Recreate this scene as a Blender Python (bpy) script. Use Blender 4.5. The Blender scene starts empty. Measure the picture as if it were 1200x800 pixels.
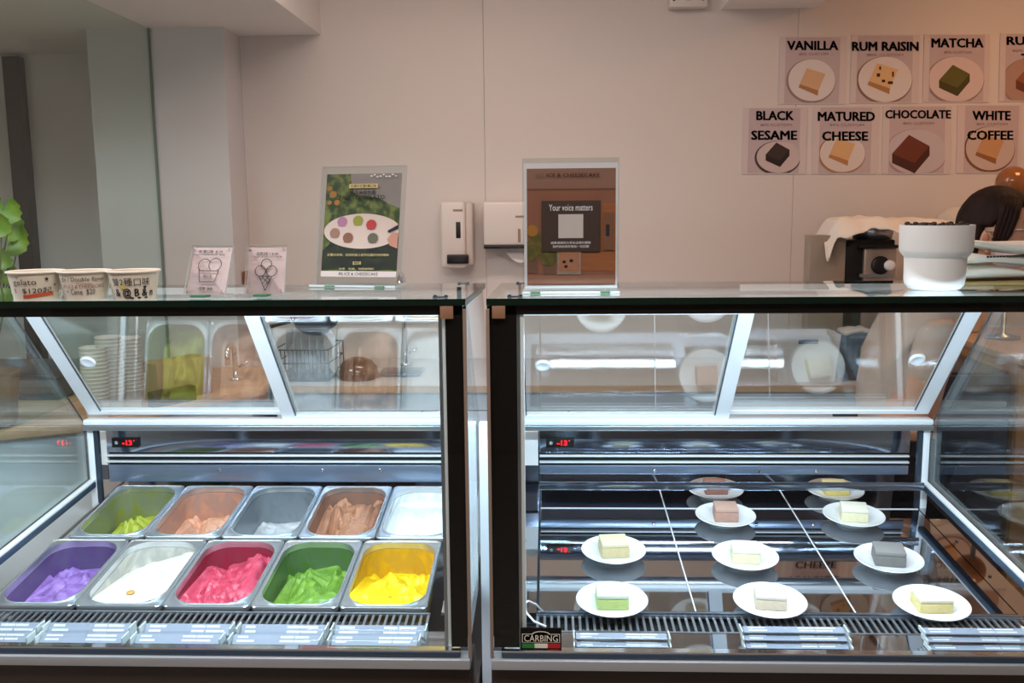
import bpy, bmesh, math, random
from mathutils import Vector, Matrix, noise
random.seed(7)
PI = math.pi
S = bpy.context.scene
COL = S.collection
V = Vector

# ------------------------------------------------------------------ camera
FPX, HX, HY = 1100.0, 643.0, 240.0            # focal length in px of the 1200 px frame, vanishing point of depth
EYE = V((0, -1.68, 1.52))
ROLL = math.radians(.55)
_c, _s = math.cos(ROLL), math.sin(ROLL)
_u, _v = (HX - 600) / FPX, (400 - HY) / FPX
_u0, _v0 = _u * _c + _v * _s, -_u * _s + _v * _c
YAW = math.asin(_u0 / math.sqrt(_u0 * _u0 + _v0 * _v0 + 1))
PITCH = math.atan(_v0)
R0 = V((math.cos(YAW), math.sin(YAW), 0))
FW = V((-math.sin(YAW) * math.cos(PITCH), math.cos(YAW) * math.cos(PITCH), -math.sin(PITCH)))
U0 = R0.cross(FW)
RT = R0 * _c - U0 * _s
UP = U0 * _c + R0 * _s
cd = bpy.data.cameras.new('camera')
cam = bpy.data.objects.new('camera', cd); COL.objects.link(cam)
cd.sensor_width = 36; cd.lens = FPX / 1200 * 36; cd.clip_start = .05; cd.clip_end = 60
M = Matrix((RT, UP, -FW)).transposed().to_4x4(); M.translation = EYE
cam.matrix_world = M
S.camera = cam

# ------------------------------------------------------------------ world, exposure, large lights
S.view_settings.view_transform = 'Standard'; S.view_settings.look = 'None'
S.view_settings.gamma = 1; S.view_settings.exposure = 0.0
try: S.view_settings.use_curve_mapping = False
except Exception: pass
S.cycles.max_bounces = 14; S.cycles.transparent_max_bounces = 40; S.cycles.glossy_bounces = 8
S.cycles.diffuse_bounces = 4; S.cycles.caustics_reflective = True; S.cycles.caustics_refractive = False
S.cycles.sample_clamp_indirect = 40.0
try: S.cycles.use_denoising = True
except Exception: pass
W = bpy.data.worlds.new('World'); S.world = W; W.use_nodes = True
bg = W.node_tree.nodes['Background']
bg.inputs[0].default_value = (.86, .86, .92, 1); bg.inputs[1].default_value = .3

def area_light(name, loc, size, size_y, energy, color, target):
    l = bpy.data.lights.new(name, 'AREA'); l.shape = 'RECTANGLE'; l.size = size; l.size_y = size_y
    l.energy = energy; l.color = color
    o = bpy.data.objects.new(name, l); COL.objects.link(o); o.location = loc
    o.rotation_euler = (V(target) - V(loc)).to_track_quat('-Z', 'Y').to_euler()
    return o
area_light('ceiling_light_service', (-.35, 1.0, 2.56), 1.3, .25, 15, (1, .80, .70), (-.35, 1.1, 0))
area_light('ceiling_light_warm', (1.9, 1.35, 2.5), .4, .4, 7, (1, .50, .22), (1.9, 1.6, 0))
area_light('ceiling_light_customer', (-.2, -.95, 2.56), 1.6, .4, 27, (1, .89, .83), (-.2, -.85, 0))
area_light('fill_light_left', (-2.1, -.2, 2.56), .9, .4, 25, (.88, .94, 1), (-2.1, .2, 0))  # added cool fill to brighten the left counter, not a known fixture

# ------------------------------------------------------------------ projection of photograph pixels on real planes
def ray(px, py): return FW + RT * ((px - 600) / FPX) + UP * ((400 - py) / FPX)
def atY(px, py, Y):
    d = ray(px, py); return EYE + d * ((Y - EYE.y) / d.y)
def atX(px, py, X):
    d = ray(px, py); return EYE + d * ((X - EYE.x) / d.x)
def atZ(px, py, Z):
    d = ray(px, py); return EYE + d * ((Z - EYE.z) / d.z)

# ------------------------------------------------------------------ materials
def lin(c):
    r = []
    for x in c[:3]:
        x /= 255.0
        r.append(x / 12.92 if x <= .04045 else ((x + .055) / 1.055) ** 2.4)
    return tuple(r) + (1,)
MATS = {}
def mat(name, col, rough=.5, metal=0, var=0, vscale=20, bump=0, bscale=60, col2=None, emit=None, estr=0, spec=.5, sss=0, stretch=None, thr=None, coat=0):
    if name in MATS: return MATS[name]
    m = bpy.data.materials.new(name); m.use_nodes = True; MATS[name] = m
    nt = m.node_tree; N = nt.nodes; L = nt.links
    b = N['Principled BSDF']
    b.inputs['Base Color'].default_value = lin(col); b.inputs['Roughness'].default_value = rough
    b.inputs['Metallic'].default_value = metal; b.inputs['Specular IOR Level'].default_value = spec
    if coat: b.inputs['Coat Weight'].default_value = coat; b.inputs['Coat Roughness'].default_value = .08
    if sss:
        b.inputs['Subsurface Weight'].default_value = sss; b.inputs['Subsurface Radius'].default_value = (.01, .008, .006); b.inputs['Subsurface Scale'].default_value = .6
    if emit:
        b.inputs['Emission Color'].default_value = lin(emit); b.inputs['Emission Strength'].default_value = estr
    if var or col2 or bump:
        tc = N.new('ShaderNodeTexCoord'); mp = N.new('ShaderNodeMapping'); L.new(tc.outputs['Object'], mp.inputs[0])
        if stretch: mp.inputs['Scale'].default_value = stretch
    if var or col2:
        nz = N.new('ShaderNodeTexNoise'); nz.inputs['Scale'].default_value = vscale; nz.inputs['Detail'].default_value = 5
        L.new(mp.outputs[0], nz.inputs['Vector'])
        rp = N.new('ShaderNodeValToRGB')
        a = lin(col); k = col2 and lin(col2) or tuple(max(0, x * (1 - var)) for x in a[:3]) + (1,)
        lo, hi = thr or (.3, .7)
        rp.color_ramp.elements[0].position = lo; rp.color_ramp.elements[1].position = hi
        rp.color_ramp.elements[0].color = a; rp.color_ramp.elements[1].color = k
        L.new(nz.outputs['Fac'], rp.inputs[0]); L.new(rp.outputs[0], b.inputs['Base Color'])
    if bump:
        nb = N.new('ShaderNodeTexNoise'); nb.inputs['Scale'].default_value = bscale; nb.inputs['Detail'].default_value = 4
        L.new(mp.outputs[0], nb.inputs['Vector'])
        bp = N.new('ShaderNodeBump'); bp.inputs['Strength'].default_value = bump; bp.inputs['Distance'].default_value = .004
        L.new(nb.outputs['Fac'], bp.inputs['Height']); L.new(bp.outputs[0], b.inputs['Normal'])
    return m
def glass(name, tint=(255, 255, 255), base=.05, grow=.9, rough=0.0, gcol=(255, 255, 255)):
    m = bpy.data.materials.new(name); m.use_nodes = True; MATS[name] = m
    nt = m.node_tree; N = nt.nodes; L = nt.links
    N.remove(N['Principled BSDF'])
    t = N.new('ShaderNodeBsdfTransparent'); t.inputs[0].default_value = lin(tint)
    g = N.new('ShaderNodeBsdfGlossy'); g.inputs['Roughness'].default_value = rough; g.inputs['Color'].default_value = lin(gcol)
    lw = N.new('ShaderNodeLayerWeight'); lw.inputs['Blend'].default_value = .5
    p = N.new('ShaderNodeMath'); p.operation = 'POWER'; p.inputs[1].default_value = 5
    L.new(lw.outputs['Facing'], p.inputs[0])
    a = N.new('ShaderNodeMath'); a.operation = 'MULTIPLY_ADD'; a.inputs[1].default_value = grow; a.inputs[2].default_value = base; a.use_clamp = True
    L.new(p.outputs[0], a.inputs[0])
    mx = N.new('ShaderNodeMixShader'); L.new(a.outputs[0], mx.inputs[0]); L.new(t.outputs[0], mx.inputs[1]); L.new(g.outputs[0], mx.inputs[2])
    L.new(mx.outputs[0], N['Material Output'].inputs[0])
    return m

G_FRONT = glass('front_glass', (252, 255, 254), .012, .8)
G_DOOR = glass('door_glass', (246, 250, 250), .17, .8)
G_SIDE = glass('side_glass', (240, 248, 248), .06, .9)
G_TOP = glass('top_glass', (242, 249, 246), .05, .9)
G_PART = glass('partition_glass', (240, 247, 243), .03, .4)
G_ACR = glass('acrylic', (250, 252, 252), .025, .8)
G_AMB = glass('amber_glass', (214, 140, 70), .06, .8)
G_SMOKE = glass('smoked_plastic', (170, 150, 130), .06, .6)
M_EDGE = mat('glass_edge', (16, 34, 27), .25)
M_ACEDGE = mat('acrylic_edge', (214, 222, 224), .2)
M_GREEN = mat('green_acrylic', (70, 128, 92), .3)
M_BORDER = mat('black_enamel', (20, 17, 16), .4, spec=.25)
M_ALU = mat('white_aluminium', (236, 239, 243), .35, .12)
M_ALU2 = mat('brushed_aluminium', (176, 182, 190), .3, .85, var=.12, vscale=60, stretch=(1, 40, 40))
M_STEEL = mat('pan_steel', (206, 210, 214), .28, .85, var=.06, vscale=14)
M_MIRROR = mat('mirror_steel', (178, 181, 186), .03, 1)
M_PANEL = mat('rear_steel', (172, 184, 204), .12, .95, var=.12, vscale=6, stretch=(1, 1, 14))
M_LOWER = mat('lower_steel', (150, 166, 192), .28, .7, var=.15, vscale=6, stretch=(1, 1, 14))
M_DKST = mat('dark_steel', (92, 106, 122), .3, .8)
M_DARK = mat('dark_recess', (14, 17, 22), .6)
M_SEAL = mat('blue_grey_seal', (70, 88, 108), .3, .3)
M_TAUPE = mat('taupe_strip', (150, 130, 116), .5)
M_PAD = mat('brown_pad', (150, 112, 86), .55)
M_CHROME = mat('chrome', (225, 228, 232), .06, 1)
M_BASE = mat('base_panel', (62, 52, 47), .42, var=.1, vscale=6)
M_RAIL = mat('base_rail', (186, 192, 198), .4, .4)
M_WHITE = mat('white_plastic', (240, 240, 240), .4)
M_CERAM = mat('white_ceramic', (228, 229, 230), .22, coat=.2)
M_WALL = mat('wall_paint', (222, 211, 205), .55, var=.02, vscale=3)
M_CEIL = mat('ceiling_paint', (236, 230, 226), .7)
M_COLUMN = mat('column_paint', (220, 216, 216), .6, var=.02, vscale=3)
M_WOOD = mat('warm_wood', (196, 146, 98), .45, col2=(168, 116, 70), vscale=5, stretch=(1, 1, 14))
M_WOODP = mat('pale_wood', (214, 178, 146), .5, col2=(196, 156, 122), vscale=5, stretch=(1, 12, 12))
M_FLOOR = mat('floor_tile', (168, 156, 146), .4)
M_BLACK = mat('black_ink', (24, 20, 20), .7)
M_BLKPL = mat('black_plastic', (22, 20, 20), .35)
M_PAPER = mat('paper', (232, 216, 214), .75)
M_LED = mat('led', (255, 255, 255), .5, emit=(226, 236, 255), estr=9)
M_RED = mat('red_led_digit', (255, 40, 60), .5, emit=(255, 30, 50), estr=2.2)
M_LABEL = mat('label_card', (138, 146, 164), .6)
M_INKW = mat('white_ink', (238, 238, 238), .6)

# ------------------------------------------------------------------ mesh building
class MB:
    def __init__(s): s.v = []; s.f = []; s.m = []; s.mats = []
    def mi(s, m):
        if m not in s.mats: s.mats.append(m)
        return s.mats.index(m)
    def add(s, vs, fs, m):
        k = len(s.v); s.v += [V(x) for x in vs]; i = s.mi(m)
        for f in fs: s.f.append([k + j for j in f]); s.m.append(i)
        return s
    def box(s, lo, hi, m, rot=None, piv=None):
        x0, y0, z0 = lo; x1, y1, z1 = hi
        vs = [V(p) for p in ((x0, y0, z0), (x1, y0, z0), (x1, y1, z0), (x0, y1, z0), (x0, y0, z1), (x1, y0, z1), (x1, y1, z1), (x0, y1, z1))]
        if rot is not None:
            piv = V(piv) if piv is not None else (V(lo) + V(hi)) / 2
            vs = [rot @ (p - piv) + piv for p in vs]
        return s.add(vs, [(0, 3, 2, 1), (4, 5, 6, 7), (0, 1, 5, 4), (1, 2, 6, 5), (2, 3, 7, 6), (3, 0, 4, 7)], m)
    def prism(s, pts, vec, m, mside=None):           # polygon pts extruded by vec
        n = len(pts); vec = V(vec)
        a = [V(p) for p in pts]; b = [p + vec for p in a]
        s.add(a + b, [tuple(range(n))[::-1], tuple(range(n, 2 * n))], m)
        k = len(s.v) - 2 * n; i = s.mi(mside or m)
        for j in range(n):
            q = (j + 1) % n; s.f.append([k + j, k + q, k + n + q, k + n + j]); s.m.append(i)
        return s
    def lathe(s, prof, c, m, n=32, axis=None, sx=1, sy=1):       # prof: (r, h)
        c = V(c); vs = []; fs = []
        q = V((0, 0, 1)).rotation_difference(V(axis).normalized()) if axis is not None else None
        for r, h in prof:
            for j in range(n):
                p = V((r * math.cos(2 * PI * j / n) * sx, r * math.sin(2 * PI * j / n) * sy, h))
                if q: p = q @ p
                vs.append(c + p)
        for i in range(len(prof) - 1):
            for j in range(n):
                q2 = (j + 1) % n; fs.append((i * n + j, i * n + q2, (i + 1) * n + q2, (i + 1) * n + j))
        if prof[0][0] > 1e-6: fs.append(tuple(range(n))[::-1])
        if prof[-1][0] > 1e-6: fs.append(tuple(range((len(prof) - 1) * n, len(prof) * n)))
        return s.add(vs, fs, m)
    def tube(s, path, r, m, n=8):
        path = [V(p) for p in path]; vs = []; fs = []
        rr = r if isinstance(r, (list, tuple)) else [r] * len(path)
        for i, p in enumerate(path):
            d = (path[min(i + 1, len(path) - 1)] - path[max(i - 1, 0)]).normalized()
            a = d.orthogonal().normalized() if i == 0 else (pa - d * pa.dot(d)).normalized()
            pa = a; b = d.cross(a)
            for j in range(n): vs.append(p + a * (rr[i] * math.cos(2 * PI * j / n)) + b * (rr[i] * math.sin(2 * PI * j / n)))
        for i in range(len(path) - 1):
            for j in range(n):
                q = (j + 1) % n; fs.append((i * n + j, i * n + q, (i + 1) * n + q, (i + 1) * n + j))
        fs.append(tuple(range(n))[::-1]); fs.append(tuple(range((len(path) - 1) * n, len(path) * n)))
        return s.add(vs, fs, m)
    def sphere(s, c, rad, m, n=24, k=14, rot=None, fn=None):
        c = V(c); rx, ry, rz = rad if isinstance(rad, (tuple, list)) else (rad,) * 3
        vs = []; fs = []
        for i in range(k + 1):
            t = PI * i / k
            for j in range(n):
                f = 2 * PI * j / n
                p = V((rx * math.sin(t) * math.cos(f), ry * math.sin(t) * math.sin(f), rz * math.cos(t)))
                if fn: p = fn(p)
                if rot is not None: p = rot @ p
                vs.append(c + p)
        for i in range(k):
            for j in range(n):
                q = (j + 1) % n; fs.append((i * n + j, (i + 1) * n + j, (i + 1) * n + q, i * n + q))
        return s.add(vs, fs, m)
    def loops(s, ls, m, cap0=False, cap1=False):
        n = len(ls[0]); vs = [p for l in ls for p in l]; fs = []
        for i in range(len(ls) - 1):
            for j in range(n):
                q = (j + 1) % n; fs.append((i * n + j, i * n + q, (i + 1) * n + q, (i + 1) * n + j))
        if cap0: fs.append(tuple(range(n))[::-1])
        if cap1: fs.append(tuple(range((len(ls) - 1) * n, len(ls) * n)))
        return s.add(vs, fs, m)
    def build(s, name, parent=None, smooth=False, bevel=0, seg=2, org=None):
        o0 = V((0, 0, 0))
        if parent is not None: o0 = wpos(parent)
        elif org is not None: o0 = V(org)
        me = bpy.data.meshes.new(name)
        bm = bmesh.new()
        bv = [bm.verts.new(p - o0) for p in s.v]
        for f, mi in zip(s.f, s.m):
            try: ff = bm.faces.new([bv[j] for j in f]); ff.material_index = mi; ff.smooth = smooth
            except ValueError: pass
        bmesh.ops.remove_doubles(bm, verts=bm.verts, dist=1e-6)
        if bevel:
            es = [e for e in bm.edges if len(e.link_faces) == 2 and e.calc_face_angle(0) > .5]
            bmesh.ops.bevel(bm, geom=es, offset=bevel, segments=seg, profile=.5, affect='EDGES', clamp_overlap=True)
        bmesh.ops.recalc_face_normals(bm, faces=bm.faces)
        bm.to_mesh(me); bm.free()
        for m in s.mats: me.materials.append(m)
        o = bpy.data.objects.new(name, me); COL.objects.link(o)
        if parent is not None: o.parent = parent
        elif org is not None: o.location = org
        if smooth == 'auto' or (bevel and not smooth):
            for p in me.polygons: p.use_smooth = True
            try: me.set_sharp_from_angle(angle=math.radians(35))
            except Exception: pass
        return o
def wpos(o):
    p = V((0, 0, 0))
    while o is not None: p += o.location; o = o.parent
    return p
def auto(o, deg=35):
    for p in o.data.polygons: p.use_smooth = True
    o.data.set_sharp_from_angle(angle=math.radians(deg)); return o
def thing(name, label, cat, loc, group=None):
    o = bpy.data.objects.new(name, None); COL.objects.link(o); o.location = loc; o.empty_display_size = .05
    o['label'] = label; o['category'] = cat
    if group: o['group'] = group
    return o
def tag(o, label, cat, group=None, kind=None):
    o['label'] = label; o['category'] = cat
    if group: o['group'] = group
    if kind: o['kind'] = kind
    return o
def struct(o): o['kind'] = 'structure'; return o
def lab(o, l): o['label'] = l; return o

_tx = {}
def text_mesh(s, bold=0.0):
    k = (s, bold)
    if k in _tx: return _tx[k]
    cu = bpy.data.curves.new('txt', 'FONT'); cu.body = s; cu.resolution_u = 2; cu.fill_mode = 'BOTH'
    o = bpy.data.objects.new('txt', cu); COL.objects.link(o)
    bpy.context.view_layer.update()
    dg = bpy.context.evaluated_depsgraph_get()
    me = bpy.data.meshes.new_from_object(o.evaluated_get(dg))
    vs = [v.co.copy() for v in me.vertices]; fs = [tuple(p.vertices) for p in me.polygons]
    bpy.data.objects.remove(o); bpy.data.curves.remove(cu); bpy.data.meshes.remove(me)
    if not vs: vs, fs = [V((0, 0, 0)), V((1, 0, 0)), V((0, 1, 0))], []
    x0 = min(v.x for v in vs); x1 = max(v.x for v in vs); y0 = min(v.y for v in vs); y1 = max(v.y for v in vs)
    w, h = max(x1 - x0, 1e-6), max(y1 - y0, 1e-6)
    if bold:
        v0, f0 = vs, fs; vs, fs = [], []
        for dx, dy in ((-1, -.6), (1, -.6), (-1, .6), (1, .6), (0, 0)):
            k_ = len(vs); vs += [v + V((dx * bold, dy * bold, 0)) for v in v0]; fs += [tuple(k_ + j for j in f) for f in f0]
        x0 -= bold; x1 += bold; y0 -= bold * .6; y1 += bold * .6; w, h = x1 - x0, y1 - y0
    r = ([((v.x - x0) / w, (v.y - y0) / h) for v in vs], fs, w / h)
    _tx[k] = r; return r

class Print:                                     # flat print on a real sheet: unit frame (u right, v up)
    def __init__(s, O, X, Y, nrm=None, gap=.0004):
        s.O = V(O); s.X = V(X); s.Y = V(Y); s.n = (V(nrm) if nrm is not None else s.X.cross(s.Y)).normalized(); s.mb = MB(); s.k = 1; s.gap = gap
    def pt(s, u, v): return s.O + s.X * u + s.Y * v + s.n * (s.gap * s.k)
    def poly(s, pts, m, up=True):
        s.mb.add([s.pt(*p) for p in pts], [tuple(range(len(pts)))], m)
        if up: s.k += 1
    def rect(s, u0, v0, u1, v1, m, up=True): s.poly([(u0, v0), (u1, v0), (u1, v1), (u0, v1)], m, up)
    def ell(s, u, v, ru, rv, m, n=28, rot=0, clip=None, up=True):
        pts = []
        for j in range(n):
            a = 2 * PI * j / n; x = ru * math.cos(a); y = rv * math.sin(a)
            p = [u + x, v + y]
            if clip: p = [min(max(p[0], clip[0]), clip[2]), min(max(p[1], clip[1]), clip[3])]
            pts.append(tuple(p))
        s.poly(pts, m, up)
    def ring(s, u, v, ru, rv, t, m, n=28, a0=0, a1=2 * PI):
        for j in range(n):
            a, b = a0 + (a1 - a0) * j / n, a0 + (a1 - a0) * (j + 1) / n
            asp = s.X.length / s.Y.length
            q = lambda an, k: (u + (ru + k * t) * math.cos(an), v + (rv + k * t * asp) * math.sin(an))
            s.poly([q(a, -.5), q(b, -.5), q(b, .5), q(a, .5)], m, False)
        s.k += 1
    def line(s, pts, t, m):
        asp = s.X.length / s.Y.length
        for (a, b), (c, d) in zip(pts[:-1], pts[1:]):
            dx, dy = (c - a) * asp, d - b; L = math.hypot(dx, dy) or 1
            nx, ny = -dy / L * t / 2 / 1, dx / L * t / 2 * asp
            s.poly([(a - nx, b - ny), (c - nx, d - ny), (c + nx, d + ny), (a + nx, b + ny)], m, False)
        s.k += 1
    def text(s, st, u0, v0, u1, v1, m, bold=0.0):
        vs, fs, _ = text_mesh(st, bold)
        s.mb.add([s.pt(u0 + (u1 - u0) * a, v0 + (v1 - v0) * b) for a, b in vs], fs, m); s.k += 1
    def build(s, name, parent): return s.mb.build(name, parent)

# ================================================================== THE SETTING
YW = 2.25
def wallpart(name, lo, hi, m, parent=None): return MB().box(lo, hi, m).build(name, parent)
wb = struct(wallpart('wall_back', (-1.30, YW + .012, -.02), (2.7, YW + .12, 2.7), mat('wall_joint', (190, 178, 172), .8)))
xs = [-1.262, -.262, .999, 2.7]
for a, b in zip(xs[:-1], xs[1:]):
    MB().box((a + .0006, YW, 0), (b - .0006, YW + .013, 2.68), M_WALL).build('wall_panel', wb, bevel=.0006, seg=1)
struct(wallpart('floor', (-3.2, -4.1, -.1), (3.2, 3.2, -.02), M_FLOOR))
struct(wallpart('ceiling', (-3.2, -4.1, 2.6), (3.2, 3.2, 2.7), M_CEIL))
struct(wallpart('wall_left', (-3.2, -4, -.02), (-3.1, 3.2, 2.6), M_WALL))
struct(wallpart('wall_right', (2.7, -4, -.02), (2.8, 3.2, 2.6), M_WALL))
struct(wallpart('wall_front', (-3.2, -4.1, -.02), (2.8, -4.0, 2.6), mat('front_wall_paint', (120, 100, 88), .7)))
struct(wallpart('wall_recess', (-3.1, 2.62, -.02), (-1.3, 2.72, 2.6), M_COLUMN))
struct(wallpart('column', (-1.80, 2.05, -.02), (-1.262, 2.62, 2.24), M_COLUMN))
o = MB().box((-3.1, .75, 2.215), (-.925, 2.62, 2.6), M_CEIL).build('soffit_left'); struct(o); o.name = 'trim_1'
o = MB().box((.69, 1.2, 2.285), (1.06, YW, 2.6), M_CEIL).build('soffit_right'); struct(o); o.name = 'trim_2'
tr = MB().box((-2.44, 2.56, -.02), (-2.37, 2.63, 2.2), M_BLKPL).build('trim_3'); struct(tr)
# tinted glass partition
gp = MB().box((-1.555, .72, .90), (-1.547, 2.045, 2.213), G_PART)
gp = gp.build('glass_partition')
e = MB().box((-1.5558, 2.041, .90), (-1.5462, 2.046, 2.213), mat('partition_edge', (118, 132, 124), .3)).build('edge', gp)
tag(gp, 'tall green tinted glass partition standing left of the wall column', 'partition')

# ================================================================== DISPLAY CASES
TOP = 1.354
def deck_z(Y): return .6506 + .092 * (Y - .244)
def make_case(XL, XR, label, xmid, pl, bl, br, pans):
    t = thing('display_case', label, 'display case', ((XL + XR) / 2, .45, 0))
    # base
    MB().box((XL, .004, .03), (XR, .10, .648), M_BASE).build('base_panel', t, bevel=.004)
    MB().box((XL + .002, .101, -.018), (XR - .002, .9, .52), M_BASE).build('base_cabinet', t)
    MB().box((XL + .001, -.012, .648), (XR - .001, .03, .668), M_RAIL).build('base_rail', t, bevel=.003)
    MB().box((XL + .02, -.004, .668), (XR - .02, .012, .680), M_SEAL).build('glass_seal', t, bevel=.003)
    MB().box((XL + .02, -.0025, .680), (XR - .02, .014, .683), M_CHROME).build('seal_bead', t)
    # front glass and its black border
    fg = MB().box((XL + .006, 0, .684), (XR - .006, .008, 1.342), G_FRONT).build('front_glass', t)
    for k in (0, 1):
        a, b = ((XL + .006, XL + .006 + bl), (XR - .006 - br, XR - .006))[k]
        MB().box((a, .0085, .685), (b, .011, 1.342), M_BORDER).build('black_border', fg)
        x = b if k == 0 else a - .013
        MB().box((x, .012, .684), (x + .006, .026, 1.326), M_ALU2).build('corner_post', t)
        MB().box((x + .0062 if k == 0 else x + .0068, .012, .684), (x + .013 if k == 0 else x + .0128, .03, 1.326), M_ALU).build('corner_post', t)
        px = (XL + .010, XL + .034) if k == 0 else (XR - .046, XR - .022)
        MB().box((px[0], -.0015, 1.318), (px[1], 0, 1.341), M_PAD).build('corner_pad', fg, bevel=.002)
        sx = (XL - .001, XL + .005) if k == 0 else (XR - .005, XR + .001)
        MB().box((sx[0], -.003, .668), (sx[1], .006, 1.335), M_TAUPE).build('corner_strip', t)
    MB().box((XL + .006, .0085, 1.324), (XR - .006, .011, 1.342), M_BORDER).build('black_border', fg)
    # LED channel under the top
    ch = MB().box((XL + .05, .012, 1.331), (XR - .05, .045, 1.3395), M_ALU).build('lamp_channel', t)
    lb = MB()
    n = 56
    for i in range(n):
        x = XL + .07 + (XR - XL - .14) * (i + .5) / n
        lb.box((x - .006, .018, 1.3285), (x + .006, .034, 1.3312), M_LED)
    lb.build('led_strip', ch)['kind'] = 'stuff'
    l = area_light('case_lamp', ((XL + XR) / 2, .05, 1.318), XR - XL - .12, .03, 11.5, (.70, .84, 1), ((XL + XR) / 2, .42, .7))
    # top glass
    tg = MB()
    pts = [(XL, 0, 1.342), (XR, 0, 1.342), (XR, .54, 1.326), (XL, .54, 1.326)]
    tg.prism(pts, (0, 0, .012), G_TOP, M_EDGE)
    tg = tg.build('top_glass', t)
    for cx in (XL + .05, XR - .05):
        for cy, cz in ((.045, 1.353), (.52, 1.3385)):
            c = MB(); 
            for d in (-.010, .010): c.lathe([(.0035, 0), (.0035, .0035), (.002, .0045)], (cx + d, cy, cz), M_DKST, 10)
            c.box((cx - .014, cy - .006, cz), (cx + .014, cy + .006, cz + .0015), M_DKST)
            c.build('glass_clamp', tg)
    MB().box((XL + .01, .535, 1.322), (XR - .01, .545, 1.327), M_BLKPL).build('rear_bead', tg)
    # side glasses
    for k in (0, 1):
        x = XL if k == 0 else XR - .006
        pr = [(x, .012, .705), (x, .012, 1.340), (x, .455, 1.3265), (x, .80, .937), (x, .80, .778)]
        MB().prism(pr, (.006, 0, 0), G_SIDE, M_EDGE).build('side_glass', t)
        xi = XL + .006 if k == 0 else XR - .024
        MB().prism([(xi, .03, .686), (xi, .80, .755), (xi, .80, .772), (xi, .03, .703)], (.018, 0, 0), M_SEAL).build('side_rail', t, bevel=.003)
        MB().prism([(xi + .002, .03, .7035), (xi + .002, .80, .7725), (xi + .002, .80, .777), (xi + .002, .03, .708)], (.014, 0, 0), M_ALU).build('rail_cap', t)
        MB().box((xi - .0, .802, .60), (xi + .018, .818, .919), M_ALU).build('rear_post', t, bevel=.002)
        MB().box((xi + (.018 if k == 0 else -.012), .803, .60), (xi + (.030 if k == 0 else 0), .816, .919), M_DKST).build('rear_post', t)
    # rear rail
    MB().box((XL + .006, .785, .934), (XR - .006, .826, .949), M_ALU).build('rear_rail', t, bevel=.003)
    MB().box((XL + .006, .781, .9195), (XR - .006, .80, .9335), M_ALU2).build('rear_rail', t, bevel=.002)
    # slanting rear doors
    A = V((0, .802, .9495)); B = V((0, .470, 1.3235)); D = (B - A); n_ = V((0, -D.z, D.y)).normalized() * -1   # n_ points back/up
    if n_.y < 0: n_ = -n_
    def slab(x0, x1, s0, s1, d0, d1, m, mb):
        p = [A + D * s0 + n_ * d0, A + D * s1 + n_ * d0, A + D * s1 + n_ * d1, A + D * s0 + n_ * d1]
        mb.prism([V((x0, q.y, q.z)) for q in p], (x1 - x0, 0, 0), m)
    for k in (0, 1):
        a, b = ((XL + .012, xmid + .02), (xmid - .02, XR - .012))[k]
        d0 = .012 if k == pl else -.004
        dr = bpy.data.objects.new('rear_door', None); COL.objects.link(dr); dr.parent = t
        dr.location = V(((a + b) / 2, .64, 1.13)) - wpos(t)
        f = MB()
        slab(a, a + .036, .005, .985, d0, d0 + .014, M_ALU, f); slab(b - .036, b, .005, .985, d0, d0 + .014, M_ALU, f)
        slab(a + .0361, b - .0361, .005, .032, d0, d0 + .014, M_ALU, f); slab(a + .0361, b - .0361, .845, .985, d0, d0 + .014, M_ALU, f)
        f.build('door_frame', dr)
        g = MB(); slab(a + .0362, b - .0362, 0.0325, .8445, d0 + .004, d0 + .009, G_DOOR, g); g.build('door_pane', dr)
        for xx in (a + .037, b - .040):
            gk = MB(); slab(xx, xx + .003, .033, .844, d0 + .001, d0 + .003, M_DKST, gk); gk.build('pane_gasket', dr)
        xk = (a + .085) if k == 0 else (b - .095)
        c = A + D * .46 + n_ * d0; c.x = xk
        h = MB(); h.lathe([(.020, 0), (.019, .004), (.016, .006), (.012, .0035), (0, .003)], c + n_ * .004, M_ALU, 24, axis=-n_); h.build('finger_pull', dr, smooth=True)
    # rear panel with display, slats
    p0, p1 = (-1.253, -.226) if pans else (-.028, .985)
    rp = MB().box((p0, .86, .838), (p1, .868, .906), M_PANEL).build('rear_panel', t, bevel=.002)
    ds = MB().box((p0 + .018, .854, .846 + .008), (p0 + .095, .8605, .882), M_BLKPL).build('temperature_display', rp, bevel=.0015)
    pr = Print((p0 + .018, .854, .854), (.077, 0, 0), (0, 0, .028), (0, -1, 0))
    pr.text('-13', .40, .26, .76, .74, M_RED, .01); pr.ell(.84, .72, .02, .055, M_RED, 10)
    pr.text('*', .12, .3, .24, .7, mat('display_icon', (180, 190, 200), .5, emit=(170, 190, 210), estr=.8)); pr.build('digits', ds)
    MB().box((p0, .872, .800), (p1, .878, .838), M_DARK).build('slot_back', t)
    MB().box((XL + .03, .978, .62), (XR - .03, .984, .90), M_PANEL).build('back_plate', t)
    for z in (.8265, .809): MB().box((p0, .858, z), (p1, .870, z + .005), M_ALU).build('slat', t, bevel=.001)
    MB().box((p0, .862, pans and .752 or .7765), (p1, .870, .802), M_LOWER).build('lower_panel', t, bevel=.002)
    for x in (p0 + .12 + .2, (p0 + p1) / 2 + .1, p1 - .25):
        MB().lathe([(.005, 0), (.005, .003), (.0025, .004)], (x, .862, .787), M_CHROME, 12, axis=(0, -1, 0)).build('screw', t, smooth=True)
    if not pans: MB().box((p0, .750, .7655), (p1, .757, .787), M_PANEL).build('panel_lip', t, bevel=.001)
    MB().box((p0 - .05, .868, .80), (p0 - .004, .884, .896), M_WHITE).build('side_filler', t)
    MB().box((p0 - .05, .868, .757), (p0 - .004, .884, .7995), M_PANEL).build('side_filler', t)
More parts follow.
